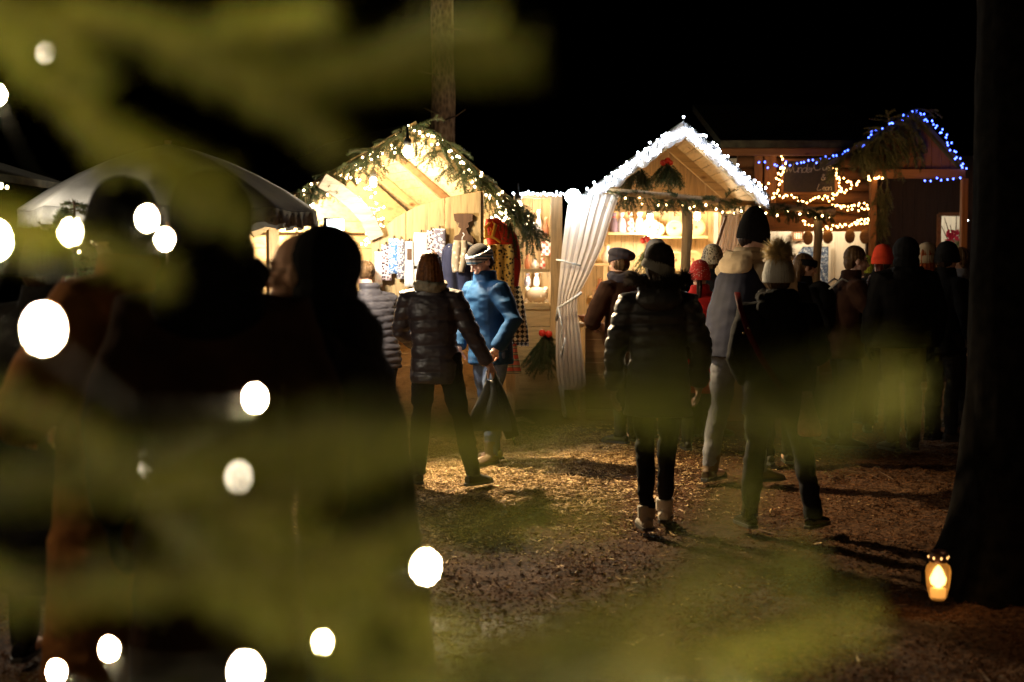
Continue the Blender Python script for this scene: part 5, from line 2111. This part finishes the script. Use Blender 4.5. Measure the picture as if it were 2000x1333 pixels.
mb = MB()
q0, q1 = P(1000, 832, 14.0), P(1042, 838, 13.7)
q0.z, q1.z = .015, .03
mb.tube([q0, q0.lerp(q1, .5) + Vector((0, .04, .03)), q1], [.02, .022, .012], 8)
single('fallen_stick', mb, M['pale'], 'pale peeled stick lying on the straw by the spruce bunch', 'stick', smooth=True)
# ================================================================== the lit spruce close to the camera
T0 = Vector((-1.1, 1.25, 0))
near = thing('spruce_tree', 'lit spruce whose long twigs reach across the picture close to the camera', 'tree', T0, 'spruce trees')
mb = MB()
mb.tube([T0 + Vector((0, 0, -.1)), T0 + Vector((.02, 0, 1.2)), T0 + Vector((0, .02, 2.6))], [.08, .06, .02], 14)
obj('trunk', mb, M['bark_lit'], near, True)


def branch(main, shoots, dens=2000, nl=.019, nw=.0015, from_trunk=True):
    nd = Needles()
    pts = [P(x, y, d) for x, y, d in main]
    if from_trunk:
        a_ = pts[0]
        nd.stem.tube([Vector((T0.x, T0.y, a_.z - .06)), (Vector((T0.x, T0.y, a_.z)) + a_) / 2 + Vector((0, 0, .0)), a_], [.012, .009, .005], 8)
        nd.shoot([(Vector((T0.x, T0.y, a_.z - .02)) + a_) / 2, a_], dens * .5, nl, nw, .004)
    nd.shoot(pts, dens, nl, nw, .0022)
    for s_ in shoots:
        nd.shoot([P(x, y, d) for x, y, d in s_], dens, nl, nw, .0018)
    b_ = obj('branch', nd.stem, M['stem'], near, True)
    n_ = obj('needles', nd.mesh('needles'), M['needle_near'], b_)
    return b_


branch([(-160, -40, 0.878), (60, 20, 0.878), (250, 55, 0.864), (400, 110, 0.849), (560, 165, 0.834), (800, 130, 0.820), (1030, 108, 0.805)],
       [[(480, 140, 0.849), (580, 205, 0.834), (640, 270, 0.834), (672, 300, 0.834)], [(350, 95, 0.864), (480, 60, 0.849), (640, 50, 0.834)],
        [(300, 80, 0.864), (430, 150, 0.878), (540, 200, 0.878)], [(700, 140, 0.820), (860, 75, 0.805), (960, 60, 0.805)],
        [(60, 20, 0.878), (140, 110, 0.908), (200, 170, 0.922)], [(-40, -10, 0.878), (40, 70, 0.908), (60, 160, 0.937)]], 2900)
branch([(-140, 20, 1.064), (40, 110, 1.037), (130, 190, 1.011), (220, 262, 0.998), (330, 330, 0.984), (420, 380, 0.971), (482, 440, 0.958)],
       [[(200, 245, 0.998), (300, 300, 0.998), (390, 345, 0.984), (440, 360, 0.984)], [(130, 190, 1.011), (175, 260, 1.024), (230, 330, 1.024)], [(330, 330, 0.984), (360, 380, 0.984), (410, 425, 0.984)]], 3200)
branch([(-140, 380, 1.000), (60, 440, 0.976), (180, 485, 0.952), (270, 515, 0.939), (335, 545, 0.927)], [[(-60, 405, 0.976), (20, 460, 0.976), (80, 490, 0.976)]], 3200)
branch([(-200, 1060, 0.910), (-60, 1105, 0.910), (20, 1142, 0.910), (58, 1165, 0.910)], [], 1800)
branch([(-160, 740, 0.858), (60, 800, 0.832), (200, 860, 0.819), (330, 930, 0.806), (480, 1000, 0.793), (640, 1060, 0.780), (760, 1110, 0.780)],
       [[(300, 920, 0.806), (430, 880, 0.780), (560, 850, 0.754), (690, 830, 0.741)], [(480, 1000, 0.793), (560, 960, 0.780), (680, 920, 0.780), (780, 900, 0.780)], [(430, 985, 0.793), (520, 1080, 0.793), (600, 1140, 0.793)],
        [(200, 860, 0.819), (330, 1020, 0.819), (450, 1110, 0.819)]], 1800)
branch([(-160, 960, 0.734), (200, 930, 0.707), (480, 880, 0.680), (760, 830, 0.666), (1000, 800, 0.653), (1250, 780, 0.646), (1500, 770, 0.639), (1780, 780, 0.632)],
       [[(1000, 800, 0.653), (1180, 755, 0.639), (1330, 735, 0.632)], [(1250, 780, 0.646), (1450, 810, 0.626), (1620, 825, 0.626)], [(760, 830, 0.666), (920, 850, 0.653), (1060, 845, 0.653)], [(1480, 770, 0.639), (1640, 740, 0.626), (1720, 735, 0.626)]], 3000)
branch([(-160, 1180, 0.724), (250, 1130, 0.710), (600, 1130, 0.697), (820, 1190, 0.683), (1000, 1260, 0.670), (1250, 1290, 0.657), (1500, 1250, 0.643), (1690, 1200, 0.636)],
       [[(600, 1130, 0.697), (760, 1040, 0.683), (950, 1010, 0.670), (1180, 990, 0.657)], [(1250, 1290, 0.657), (1330, 1140, 0.643), (1400, 1010, 0.630), (1430, 940, 0.630)], [(1330, 1140, 0.643), (1480, 1110, 0.630), (1580, 1110, 0.630)],
        [(1000, 1260, 0.670), (1150, 1200, 0.670), (1260, 1170, 0.657)], [(400, 1130, 0.710), (540, 1210, 0.710), (700, 1250, 0.710)]], 1800)
branch([(-160, 1430, 0.650), (500, 1400, 0.625), (800, 1350, 0.600), (1050, 1310, 0.575), (1300, 1330, 0.575), (1500, 1345, 0.575)],
       [[(800, 1350, 0.600), (950, 1380, 0.587), (1150, 1370, 0.575)], [(900, 1330, 0.600), (1080, 1275, 0.587), (1200, 1265, 0.575)], [(500, 1400, 0.625), (720, 1310, 0.625), (860, 1290, 0.625)]], 2000)
# a few whole branches on the far sides of the trunk, so the tree stands complete from other sides
for (z_, a_, L_) in ((2.3, 2.2, .5), (1.9, 3.4, .6), (1.4, 2.6, .7), (1.0, 3.9, .75), (2.0, 4.6, .5), (.7, 2.9, .8), (.8, 5.0, .6), (.9, 1.4, .7), (1.7, 1.6, .5)):
    nd = Needles()
    nd.spray(T0 + Vector((0, 0, z_)), (math.cos(a_), math.sin(a_), -.05), L_, 900, .019, .003, 6, .3, .006)
    b_ = obj('branch', nd.stem, M['stem'], near, True)
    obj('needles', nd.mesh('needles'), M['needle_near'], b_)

# candle-bulb chain on that spruce
NB = [(-12, 470, 0.902, .0025), (137, 453, 1.168, .0025), (287, 427, 1.334, .0025), (85, 643, 0.736, .0025), (322, 468, 1.472, .0022), (88, 104, 1.472, .0024), (498, 778, 1.214, .0025), (280, 902, 1.610, .0022), (284, 928, 1.656, .002),
      (466, 932, 1.076, .0025), (832, 1108, 1.049, .0025), (213, 1268, 1.398, .0025), (631, 1255, 1.380, .0025), (480, 1312, 0.920, .0027), (110, 1312, 1.426, .0025), (-6, 186, 1.564, .0025)]
OUT = [(300, -120, .86, .0025), (760, -110, .84, .0025), (-180, 250, .85, .0025), (-220, 820, .85, .0025), (-200, 1180, .8, .0025), (300, 1480, .70, .0025), (700, 1500, .66, .0025), (980, 1480, .60, .0025),  # unseen bulbs outside the view, added to light the near twigs
       (1220, 1500, .62, .0025), (1500, 1490, .60, .0025), (1750, 1470, .62, .0025), (1060, -120, .80, .0025), (2190, 790, .70, .0025), (2160, 900, .60, .0025), (2150, 700, .62, .0025), (2130, 1150, .62, .0025), (520, -120, .80, .0025)]
t = thing('light_string', 'chain of glowing candle bulbs on the spruce beside the camera', 'fairy lights', P(-12, 470, .902), 'fairy lights in the trees')
M['bulb_base'] = plain('green_socket', (.02, .035, .02), .5)
DIM = (5, 7, 8, 9)
M['near_dim'] = glow('tree_candle_bulb_half_hidden', (1, .84, .58), 30)
for i, (x, y, d, r) in enumerate(NB + OUT):
    p = P(x, y, d)
    o = bpy.data.objects.new('bulb', bulb_mesh(r, M['near_dim'] if i in DIM else M['near_bulb']))
    COL.objects.link(o)
    o.parent = t
    o.location = p - t.location
    mb = MB()
    mb.lathe(Vector((0, 0, -r * 3.0)), [(r * .6, 0), (r * .75, r * 1.0), (r * .7, r * 2.0)], 10)
    so = obj('socket', mb, M['bulb_base'], o, True, local=True)
order = sorted(range(len(NB)), key=lambda i: NB[i][1])
mb = MB()
wp = [P(NB[i][0], NB[i][1], NB[i][2]) - Vector((0, 0, NB[i][3] * 3)) for i in order]
pp_ = []
for a_, b_ in zip(wp, wp[1:]):
    pp_ += [a_, a_.lerp(b_, .5) + Vector((-.04, .03, -.02))]
pp_.append(wp[-1])
mb.tube(pp_, .0009, 5)
obj('wire', mb, M['wire'], t)

# ================================================================== people
C = {}
C['black'] = cloth('black_wool', (.0055, .005, .005), .9, .3)
C['blackp'] = cloth('black_nylon', (.020, .018, .019), .42, .25, 9, 120, .2, spec=.5)
C['plump'] = cloth('dark_plum_nylon', (.036, .028, .033), .42, .25, 9, 120, .2, spec=.5)
C['greyp'] = cloth('charcoal_nylon', (.035, .033, .033), .45, .25, 9, 120, .2, spec=.5)
C['silverp'] = cloth('silver_nylon', (.055, .05, .055), .4, .1)
C['brown'] = cloth('rust_brown_wool', (.21, .085, .026), .95, .25)
C['dbrown'] = cloth('dark_brown_wool', (.034, .015, .008), .95, .3)
C['bluej'] = cloth('blue_softshell', (.012, .043, .11), .5, .2, 8, 90, .3)
C['red'] = cloth('red_wool', (.42, .020, .016), .9)
C['navy'] = cloth('slate_navy', (.011, .012, .024), .75)
C['cream'] = cloth('cream_fleece', (.40, .31, .20), .95, .12, 14, 60, .5)
C['jeans'] = cloth('grey_denim', (.13, .13, .14), .85, .3, 12, 200)
C['bjeans'] = cloth('blue_denim', (.085, .115, .19), .85, .35, 12, 200)
C['darkt'] = cloth('dark_trousers', (.014, .013, .013), .85)
C['browntr'] = cloth('brown_trousers', (.035, .022, .011), .9)
C['boot'] = cloth('brown_leather', (.10, .065, .038), .5)
C['tanboot'] = cloth('pale_suede', (.55, .50, .43), .8)
C['shine'] = plain('polished_black_leather', (.012, .011, .011), .16)
C['dshoe'] = cloth('dark_leather', (.03, .025, .02), .5)
C['fleece'] = cloth('olive_grey_fleece', (.26, .23, .17), 1, .25, 30, 60, .8)
C['h_auburn'] = cloth('auburn_hair', (.13, .048, .014), .45, .5, 40, 200, .3)
C['h_brown'] = cloth('brown_hair', (.09, .05, .022), .5, .4, 40, 200, .3)
C['h_dark'] = cloth('dark_hair', (.025, .014, .009), .5, .4, 40, 200, .3)
C['h_red'] = cloth('ginger_hair', (.24, .055, .012), .6, .4, 40, 200, .3)
C['k_grey'] = cloth('grey_knit', (.13, .12, .115), .95)
C['k_pale'] = cloth('pale_grey_knit', (.62, .61, .57), .95)
C['k_beige'] = cloth('beige_grey_knit', (.30, .28, .24), .95)
C['k_lime'] = cloth('lime_knit', (.36, .36, .04), .95)
C['k_orange'] = cloth('orange_red_knit', (.62, .055, .02), .95)
C['k_redspot'] = flecked('red_white_knit', (.75, .6, .5), (.55, .035, .025), 58, .22)
C['k_leopard'] = flecked('spotted_knit', (.06, .04, .025), (.50, .42, .28), 55, .4)
C['k_stripe'] = stripes('striped_headband_knit', [(.05, .045, .05), (.55, .48, .42), (.10, .08, .075), (.60, .53, .47), (.04, .10, .16)], .16, 'z', distort=1.5)
C['k_black'] = cloth('black_knit', (.011, .010, .010), .95)
C['k_slate'] = cloth('slate_felt', (.055, .048, .058), .9)
C['furtan'] = cloth('tan_fur', (.58, .42, .20), .9, .4, 30)
C['furdark'] = cloth('dark_fur', (.035, .025, .018), .9, .4, 30)
C['knitgrey'] = stripes('grey_cable_knit', [(.10, .095, .10), (.22, .21, .22)], .03, 'z', distort=3)
SK_D = M['skin']
M['skinpale'] = cloth('pale_skin', (.66, .42, .33), .5, .08, 20, 120, .1)

# four close to the camera on the left
person(250, 4.45, 1.84, R(62), 'person in a dark beanie and rust brown coat, seen from the side', C['brown'], C['black'], C['dshoe'], hem=.30, bulk=1.3, head='beanie', headmat=C['k_black'], hairmat=C['h_dark'], flare=1.15,
       le=(-.30, .10, 1.12), lw=(-.16, .28, 1.05), re=(.30, .08, 1.12), rw=(.15, .28, 1.02), extra={'glasses': True}, wrinkle=.01)
person(418, 3.75, 1.83, R(4), 'person in a black hood and dark brown coat seen from behind before the parasol', C['dbrown'], C['black'], C['dshoe'], hem=.30, bulk=1.08, skin=C['black'], head='hood', headmat=C['black'], flare=1.15, face=False,
       extra={'scarf': C['black']}, hood=C['black'], wrinkle=.01)
person(704, 4.15, 1.70, R(78), 'person with a black hood and spectacles turned to the rust brown coat', C['black'], C['darkt'], C['dshoe'], hem=.35, bulk=1.2, head='hood', headmat=C['black'], hairmat=C['h_dark'], flare=1.2,
       le=(-.30, .10, 1.12), lw=(-.14, .26, 1.05), re=(.30, .08, 1.12), rw=(.15, .28, 1.02), extra={'glasses': True, 'scarf': C['black'], 'back': .035}, hood=C['black'], wrinkle=.01, lean=.11)
person(88, 5.7, 1.70, R(-15), 'person with a dark woolly hat in the shade before the lit small spruce', C['black'], C['black'], C['black'], hem=.3, bulk=1.2, head='beanie', headmat=C['k_black'], face=False, hairmat=C['h_dark'])
# at the left stall
person(850, 10.2, 1.67, R(-6), 'person with auburn bob, fleece collar and dark quilted jacket striding with a bag', C['plump'], C['darkt'], C['dshoe'], hem=.76, bulk=1.0, puffer=.095, head='hair_bob', hairmat=C['h_auburn'], face=False,
       lf=(-.13, .0), rf=(.30, -.05), le=(-.28, .06, 1.14), lw=(-.17, .25, 1.02), re=(.27, .0, 1.14), rw=(.40, .05, .90), extra={'collar': C['fleece']}, sway=-.03, knee_r=.0, rpalm=(-1, .2, 0), flare=1.02)
person(958, 11.25, 1.72, R(128), 'man in a blue jacket and striped headband looking down beside the dresses', C['bluej'], C['bjeans'], C['boot'], hem=.80, bulk=1.05, head='hair_short', hairmat=C['h_dark'], skin=M['skinpale'],
       lf=(-.10, .10), rf=(.10, -.08), nod=.42, yaw=.10, lean=.05, le=(-.33, .02, 1.16), lw=(-.24, .13, .93), re=(.30, .06, 1.14), rw=(.22, .16, .92), extra={'band': None}, wrinkle=.008)
person(738, 11.55, 1.60, R(35), 'person in a pale silver quilted jacket bending over the clothes counter', C['silverp'], C['darkt'], C['dshoe'], hem=.8, bulk=1.1, puffer=.06, head='hair_bun', hairmat=C['h_brown'], face=False, lean=.14,
       le=(-.26, .2, 1.15), lw=(-.2, .42, 1.05), re=(.26, .2, 1.15), rw=(.2, .42, 1.05))
# before the middle stall
person(1286, 8.55, 1.69, R(-4), 'person in a long charcoal quilted coat with a fur trimmed hood and pale boots', C['greyp'], C['darkt'], C['tanboot'], hem=.70, bulk=1.05, cuff=.035, shaft=.12, legk=.86, puffer=.075, head='brim', headmat=C['furdark'], face=False,
       lf=(-.07, -.10), rf=(.05, .18), hood=C['greyp'], extra={'furtrim': C['furdark'], 'band': C['k_beige'], 'tilt': .35}, flare=1.08, le=(-.265, -.03, 1.12), lw=(-.275, .06, .86), re=(.265, -.03, 1.12), rw=(.26, .08, .88), roll=.12)
person(1222, 12.5, 1.70, R(38), 'person in a slouchy slate beret and dark brown coat leaning on the counter', C['dbrown'], C['darkt'], C['dshoe'], hem=.6, bulk=1.1, head='beret', headmat=C['k_slate'], hairmat=C['h_brown'], nod=.2, lean=.05,
       le=(-.30, .12, 1.10), lw=(-.12, .30, 1.06), re=(.28, .1, 1.1), rw=(.14, .3, 1.05), extra={'scarf': C['k_slate']})
person(1284, 12.9, 1.77, R(25), 'person in a ribbed grey beanie standing between the beret and the rough pole', C['black'], C['darkt'], C['dshoe'], hem=.7, head='beanie', headmat=C['k_grey'], hairmat=C['h_brown'], skin=M['skinpale'], nod=.2)
person(1366, 12.0, 1.58, R(-10), 'child-height person in a red and white knit hat, dark braid and red coat', C['red'], C['darkt'], C['dshoe'], hem=.55, bulk=1.12, head='beanie', headmat=C['k_redspot'], face=False, hairmat=C['h_dark'], extra={'hair': 'braid'}, flare=1.15)
person(1390, 12.9, 1.72, R(-30), 'person in a spotted woolly hat behind the red coat', C['black'], C['darkt'], C['dshoe'], head='beanie', headmat=C['k_leopard'], hairmat=C['h_brown'])
person(1440, 10.3, 1.92, R(-52), 'tall man in pointed black hat and cream hooded fleece with hands at his face', C['cream'], C['jeans'], C['boot'], hem=.86, bulk=.90, head='tall', headmat=C['k_black'], hairmat=C['h_dark'],
       hood=C['cream'], nod=.25, yaw=-.5, lean=.09, le=(-.24, .26, 1.20), lw=(.0, .36, 1.46), re=(.29, .22, 1.14), rw=(.15, .30, 1.47), lpalm=(.4, -.6, 0), rpalm=(-.5, -.6, 0), curl=.35, lf=(-.11, -.10), rf=(.12, .12), extra={'vest': C['navy'], 'hair': 'short'}, shaft=.26, skin=M['skinpale'])
person(1520, 8.5, 1.62, R(-8), 'person in a pale hat with a fur pompom and black coat carrying a coral bag', C['black'], C['darkt'], C['shine'], hem=.74, bulk=1.14, head='beanie', headmat=C['k_pale'], hairmat=C['h_brown'], face=False, lf=(-.17, .02), rf=(.24, .05), hood=C['black'],
       extra={'pom': C['furtan'], 'scarf': C['black']}, le=(-.26, -.03, 1.12), lw=(-.2, .14, .95), re=(.27, .0, 1.13), rw=(.20, .20, 1.10), wrinkle=.009, flare=1.05)
person(1520, 11.2, 1.72, R(10), 'dark haired person hidden between the tall man and the fur pompom', C['black'], C['darkt'], C['dshoe'], head='hair_short', hairmat=C['h_dark'], face=False)
person(1568, 12.3, 1.66, R(-82), 'person in profile with a black and yellow headband holding a paper cup', C['black'], C['darkt'], C['dshoe'], bulk=1.05, head='headband', headmat=C['k_black'], hairmat=C['h_brown'], extra={'hair': 'long'}, nod=.12,
       re=(.26, .12, 1.12), rw=(.12, .26, 1.22), rpalm=(-1, 0, 0), curl=.9)
# on the right
person(1650, 12.2, 1.72, R(-86), 'brown haired man in spectacles drinking, with a backpack on his dark jacket', C['dbrown'], C['darkt'], C['dshoe'], bulk=1.1, head='hair_short', hairmat=C['h_brown'], skin=M['skinpale'], extra={'glasses': True}, lean=.05, nod=.08,
       le=(-.26, .18, 1.16), lw=(-.06, .24, 1.42), re=(.26, .16, 1.16), rw=(.06, .24, 1.40), curl=.9)
person(1692, 14.0, 1.62, R(20), 'person in a lime green knit hat before the serving hatch', C['black'], C['darkt'], C['dshoe'], head='beanie', headmat=C['k_lime'], face=False)
person(1722, 13.2, 1.72, R(-25), 'person in an orange red knit hat partly behind the black hooded bulk', C['black'], C['browntr'], C['dshoe'], bulk=1.1, head='beanie', headmat=C['k_orange'], face=False)
person(1766, 12.0, 1.78, R(6), 'broad person in a black hooded coat and brown trousers seen from behind', C['black'], C['browntr'], C['dshoe'], hem=.86, bulk=1.55, skin=C['black'], head='hood', headmat=C['black'], face=False, hood=C['black'])
person(1808, 12.7, 1.73, R(-30), 'person with long ginger hair and a cream hat beside the black hooded bulk', C['black'], C['darkt'], C['dshoe'], head='beanie', headmat=C['cream'], face=False, hairmat=C['h_red'], extra={'hair': 'long'})
person(1846, 12.6, 1.74, R(-60), 'person in a small dark cap below the lit window', C['black'], C['darkt'], C['dshoe'], head='beanie', headmat=C['k_black'], hairmat=C['h_dark'])
person(1874, 13.7, 1.72, R(70), 'person with brown hair in a grey cable knit jumper beside the trunk', C['knitgrey'], C['darkt'], C['dshoe'], head='hair_short', hairmat=C['h_brown'], bulk=1.08)
# the blue man's striped band, built on his head
def band_on(label_part, mat):
    for o in [x for x in COL.objects if x.name.startswith('person') and str(x.get('label', '')).startswith(label_part)]:
        return o


man = band_on('man in a blue jacket', None)
hc = Vector(man['_hc'])
g = MB()
s = 1.72 / 1.75
Mh = Matrix.Rotation(.10, 3, 'Z') @ Matrix.Rotation(-.42, 3, 'X')
dome(g, hc, .090 * s, .110 * s, .030 * s, .150 * s, Mh, 2.2)
hat = obj('hat', g, C['k_black'], man, True, local=True)
later(hat, .006, 2)
g = MB()
dome(g, hc, .099 * s, .119 * s, .020 * s, .098 * s, Mh, 7, 8)
bd = obj('hat_band', g, C['k_stripe'], hat, True, local=True)
later(bd, .006, 2, post_rib(hc, .003, 16))

finish_remesh()

# ------------------------------------------------------------------ things people carry
def world_pt(label_start, p, H):
    o = band_on(label_start, None)
    s = H / 1.75
    return o.location + Matrix.Rotation(o.rotation_euler.z, 3, 'Z') @ Vector((p[0] * s, p[1] * s, p[2] * s))


# grey shopping bag with a dark umbrella, held by the striding person
h0 = world_pt('person with auburn', (.405, .055, .84), 1.67)
t = thing('shopping_bag', 'dark open carrier bag hanging from the hand of the striding person', 'bag', (h0.x, h0.y, h0.z - .42))
M['bagfilm'] = cloth('grey_film', (.075, .07, .065), .35, .2, spec=.6)
mb = MB()
for sy in (-.05, .05):
    g = []
    for i in range(7):
        f_ = i / 6
        wl, wr = -.03 - .13 * f_ ** .8, .03 + .13 * f_ ** .8
        g.append([Vector((h0.x + wl + (wr - wl) * j / 8 + .015 * math.sin(j * 2 + i), h0.y + sy * (.3 + f_) + .012 * math.sin(j * 1.7 + i * .8), h0.z - .06 - .36 * f_)) for j in range(9)])
    mb.sheet(g, .004)
obj('bag', mb, M['bagfilm'], t, True)
mb = MB()
for sx in (-1, 1):
    mb.tube([h0 + Vector((sx * .03, -.02, -.08)), h0 + Vector((sx * .018, 0, .01)), h0 + Vector((sx * .03, .02, -.08))], .007, 6)
obj('handle', mb, M['bagfilm'], t, True)
q = h0 + Vector((.02, .0, .0))
t = thing('umbrella', 'rolled dark umbrella slanting down from the same hand as the carrier bag', 'umbrella', q)
mb = MB()
mb.tube([q + Vector((0, 0, .02)), q + Vector((.05, 0, -.16)), q + Vector((.11, 0, -.36)), q + Vector((.145, 0, -.47))], [.012, .045, .06, .05], 12)
mb.tube([q + Vector((.145, 0, -.46)), q + Vector((.165, 0, -.53))], [.012, .005], 8)
obj('canopy', mb, C['black'], t, True)
mb = MB()
mb.tube([q + Vector((0, 0, .0)), q + Vector((-.02, 0, .07)), q + Vector((-.05, 0, .10)), q + Vector((-.075, 0, .07))], .010, 8)
obj('handle', mb, M['darkwood'], t, True)

# coral bag of the pompom person
c = P(1582, 852, 8.2)
t = thing('handbag', 'coral leather handbag with a dark red strap on the black coated person', 'bag', (c.x, c.y, c.z))
m = plain('coral_leather', (.90, .34, .27), .4, var=.2)
mb = MB()
g = []
mb.rings([(c.x, c.y, c.z, .060, .04), (c.x, c.y, c.z + .015, .070, .05), (c.x - .004, c.y, c.z + .06, .068, .05), (c.x - .012, c.y, c.z + .16, .042, .035), (c.x - .02, c.y, c.z + .26, .028, .02)], 20)
obj('bag', mb, m, t, True)
mb = MB()
sh = P(1446, 592, 8.35)
mb.tube([P(1440, 572, 8.42), P(1446, 600, 8.30), P(1462, 650, 8.24), P(1490, 705, 8.22), P(1530, 765, 8.24), (c.x - .02, c.y, c.z + .25)], [(.018, .004)] * 6, 8, side=(1, 0, 0))
obj('strap', mb, cloth('dark_red_strap', (.07, .006, .007), .6), t, True)
mb = MB()
for px_, py_ in ((1462, 641), (1452, 650)):
    mb.ell(P(px_, py_, 8.22), (.008, .005, .008))
obj('buckle', mb, plain('brass', (.7, .6, .4), .25, 1), t, True)

# cups
for who, hp, H_, lb in (('person in profile', (.09, .30, 1.24), 1.66, 'white paper cup in the hand of the person with the headband'), ('brown haired man', (.0, .30, 1.50), 1.72, 'dark red mug at the lips of the man in spectacles')):
    p = world_pt(who, hp, H_)
    t = thing('drinking_cup', lb, 'cup', p)
    mb = MB()
    mb.lathe(p, [(.028, 0), (.030, .005), (.040, .095), (.038, .097), (.029, .012)], 18)
    obj('cup', mb, M['white_cloth'] if 'white' in lb else plain('dark_red_glaze', (.16, .03, .02), .3), t, True)
# backpack
o = band_on('brown haired man', None)
t = thing('backpack', 'dark backpack with a pale piped strap on the man in spectacles', 'backpack', o.location + Matrix.Rotation(o.rotation_euler.z, 3, 'Z') @ Vector((0, -.24, 1.2)))
t.rotation_euler.z = 0
rot = Matrix.Rotation(o.rotation_euler.z, 3, 'Z')
mb = MB()
mb.ell(o.location + rot @ Vector((0, -.22, 1.18)), (.15, .16, .25), rot)
obj('pack', mb, C['black'], t, True)
for sx in (-1, 1):
    mb = MB()
    mb.tube([o.location + rot @ Vector((sx * .11, y_, z_)) for y_, z_ in ((-.17, 1.36), (-.06, 1.445), (.08, 1.38), (.16, 1.24), (.12, 1.08), (-.1, 1.0))], [(.022, .008)] * 6, 8, side=tuple(rot @ Vector((1, 0, 0))))
    obj('strap', mb, C['k_beige'], t, True)

# ------------------------------------------------------------------ render settings
S.view_settings.view_transform = 'Standard'
S.view_settings.look = 'None'
S.view_settings.gamma = 1.0
S.view_settings.exposure = 0.0
S.render.engine = 'CYCLES'
cy = S.cycles
cy.use_denoising = True
cy.max_bounces = 6
cy.diffuse_bounces = 3
cy.glossy_bounces = 3
cy.transmission_bounces = 5
cy.sample_clamp_indirect = 4.0
cy.caustics_reflective = False
cy.caustics_refractive = False
cy.use_light_tree = True
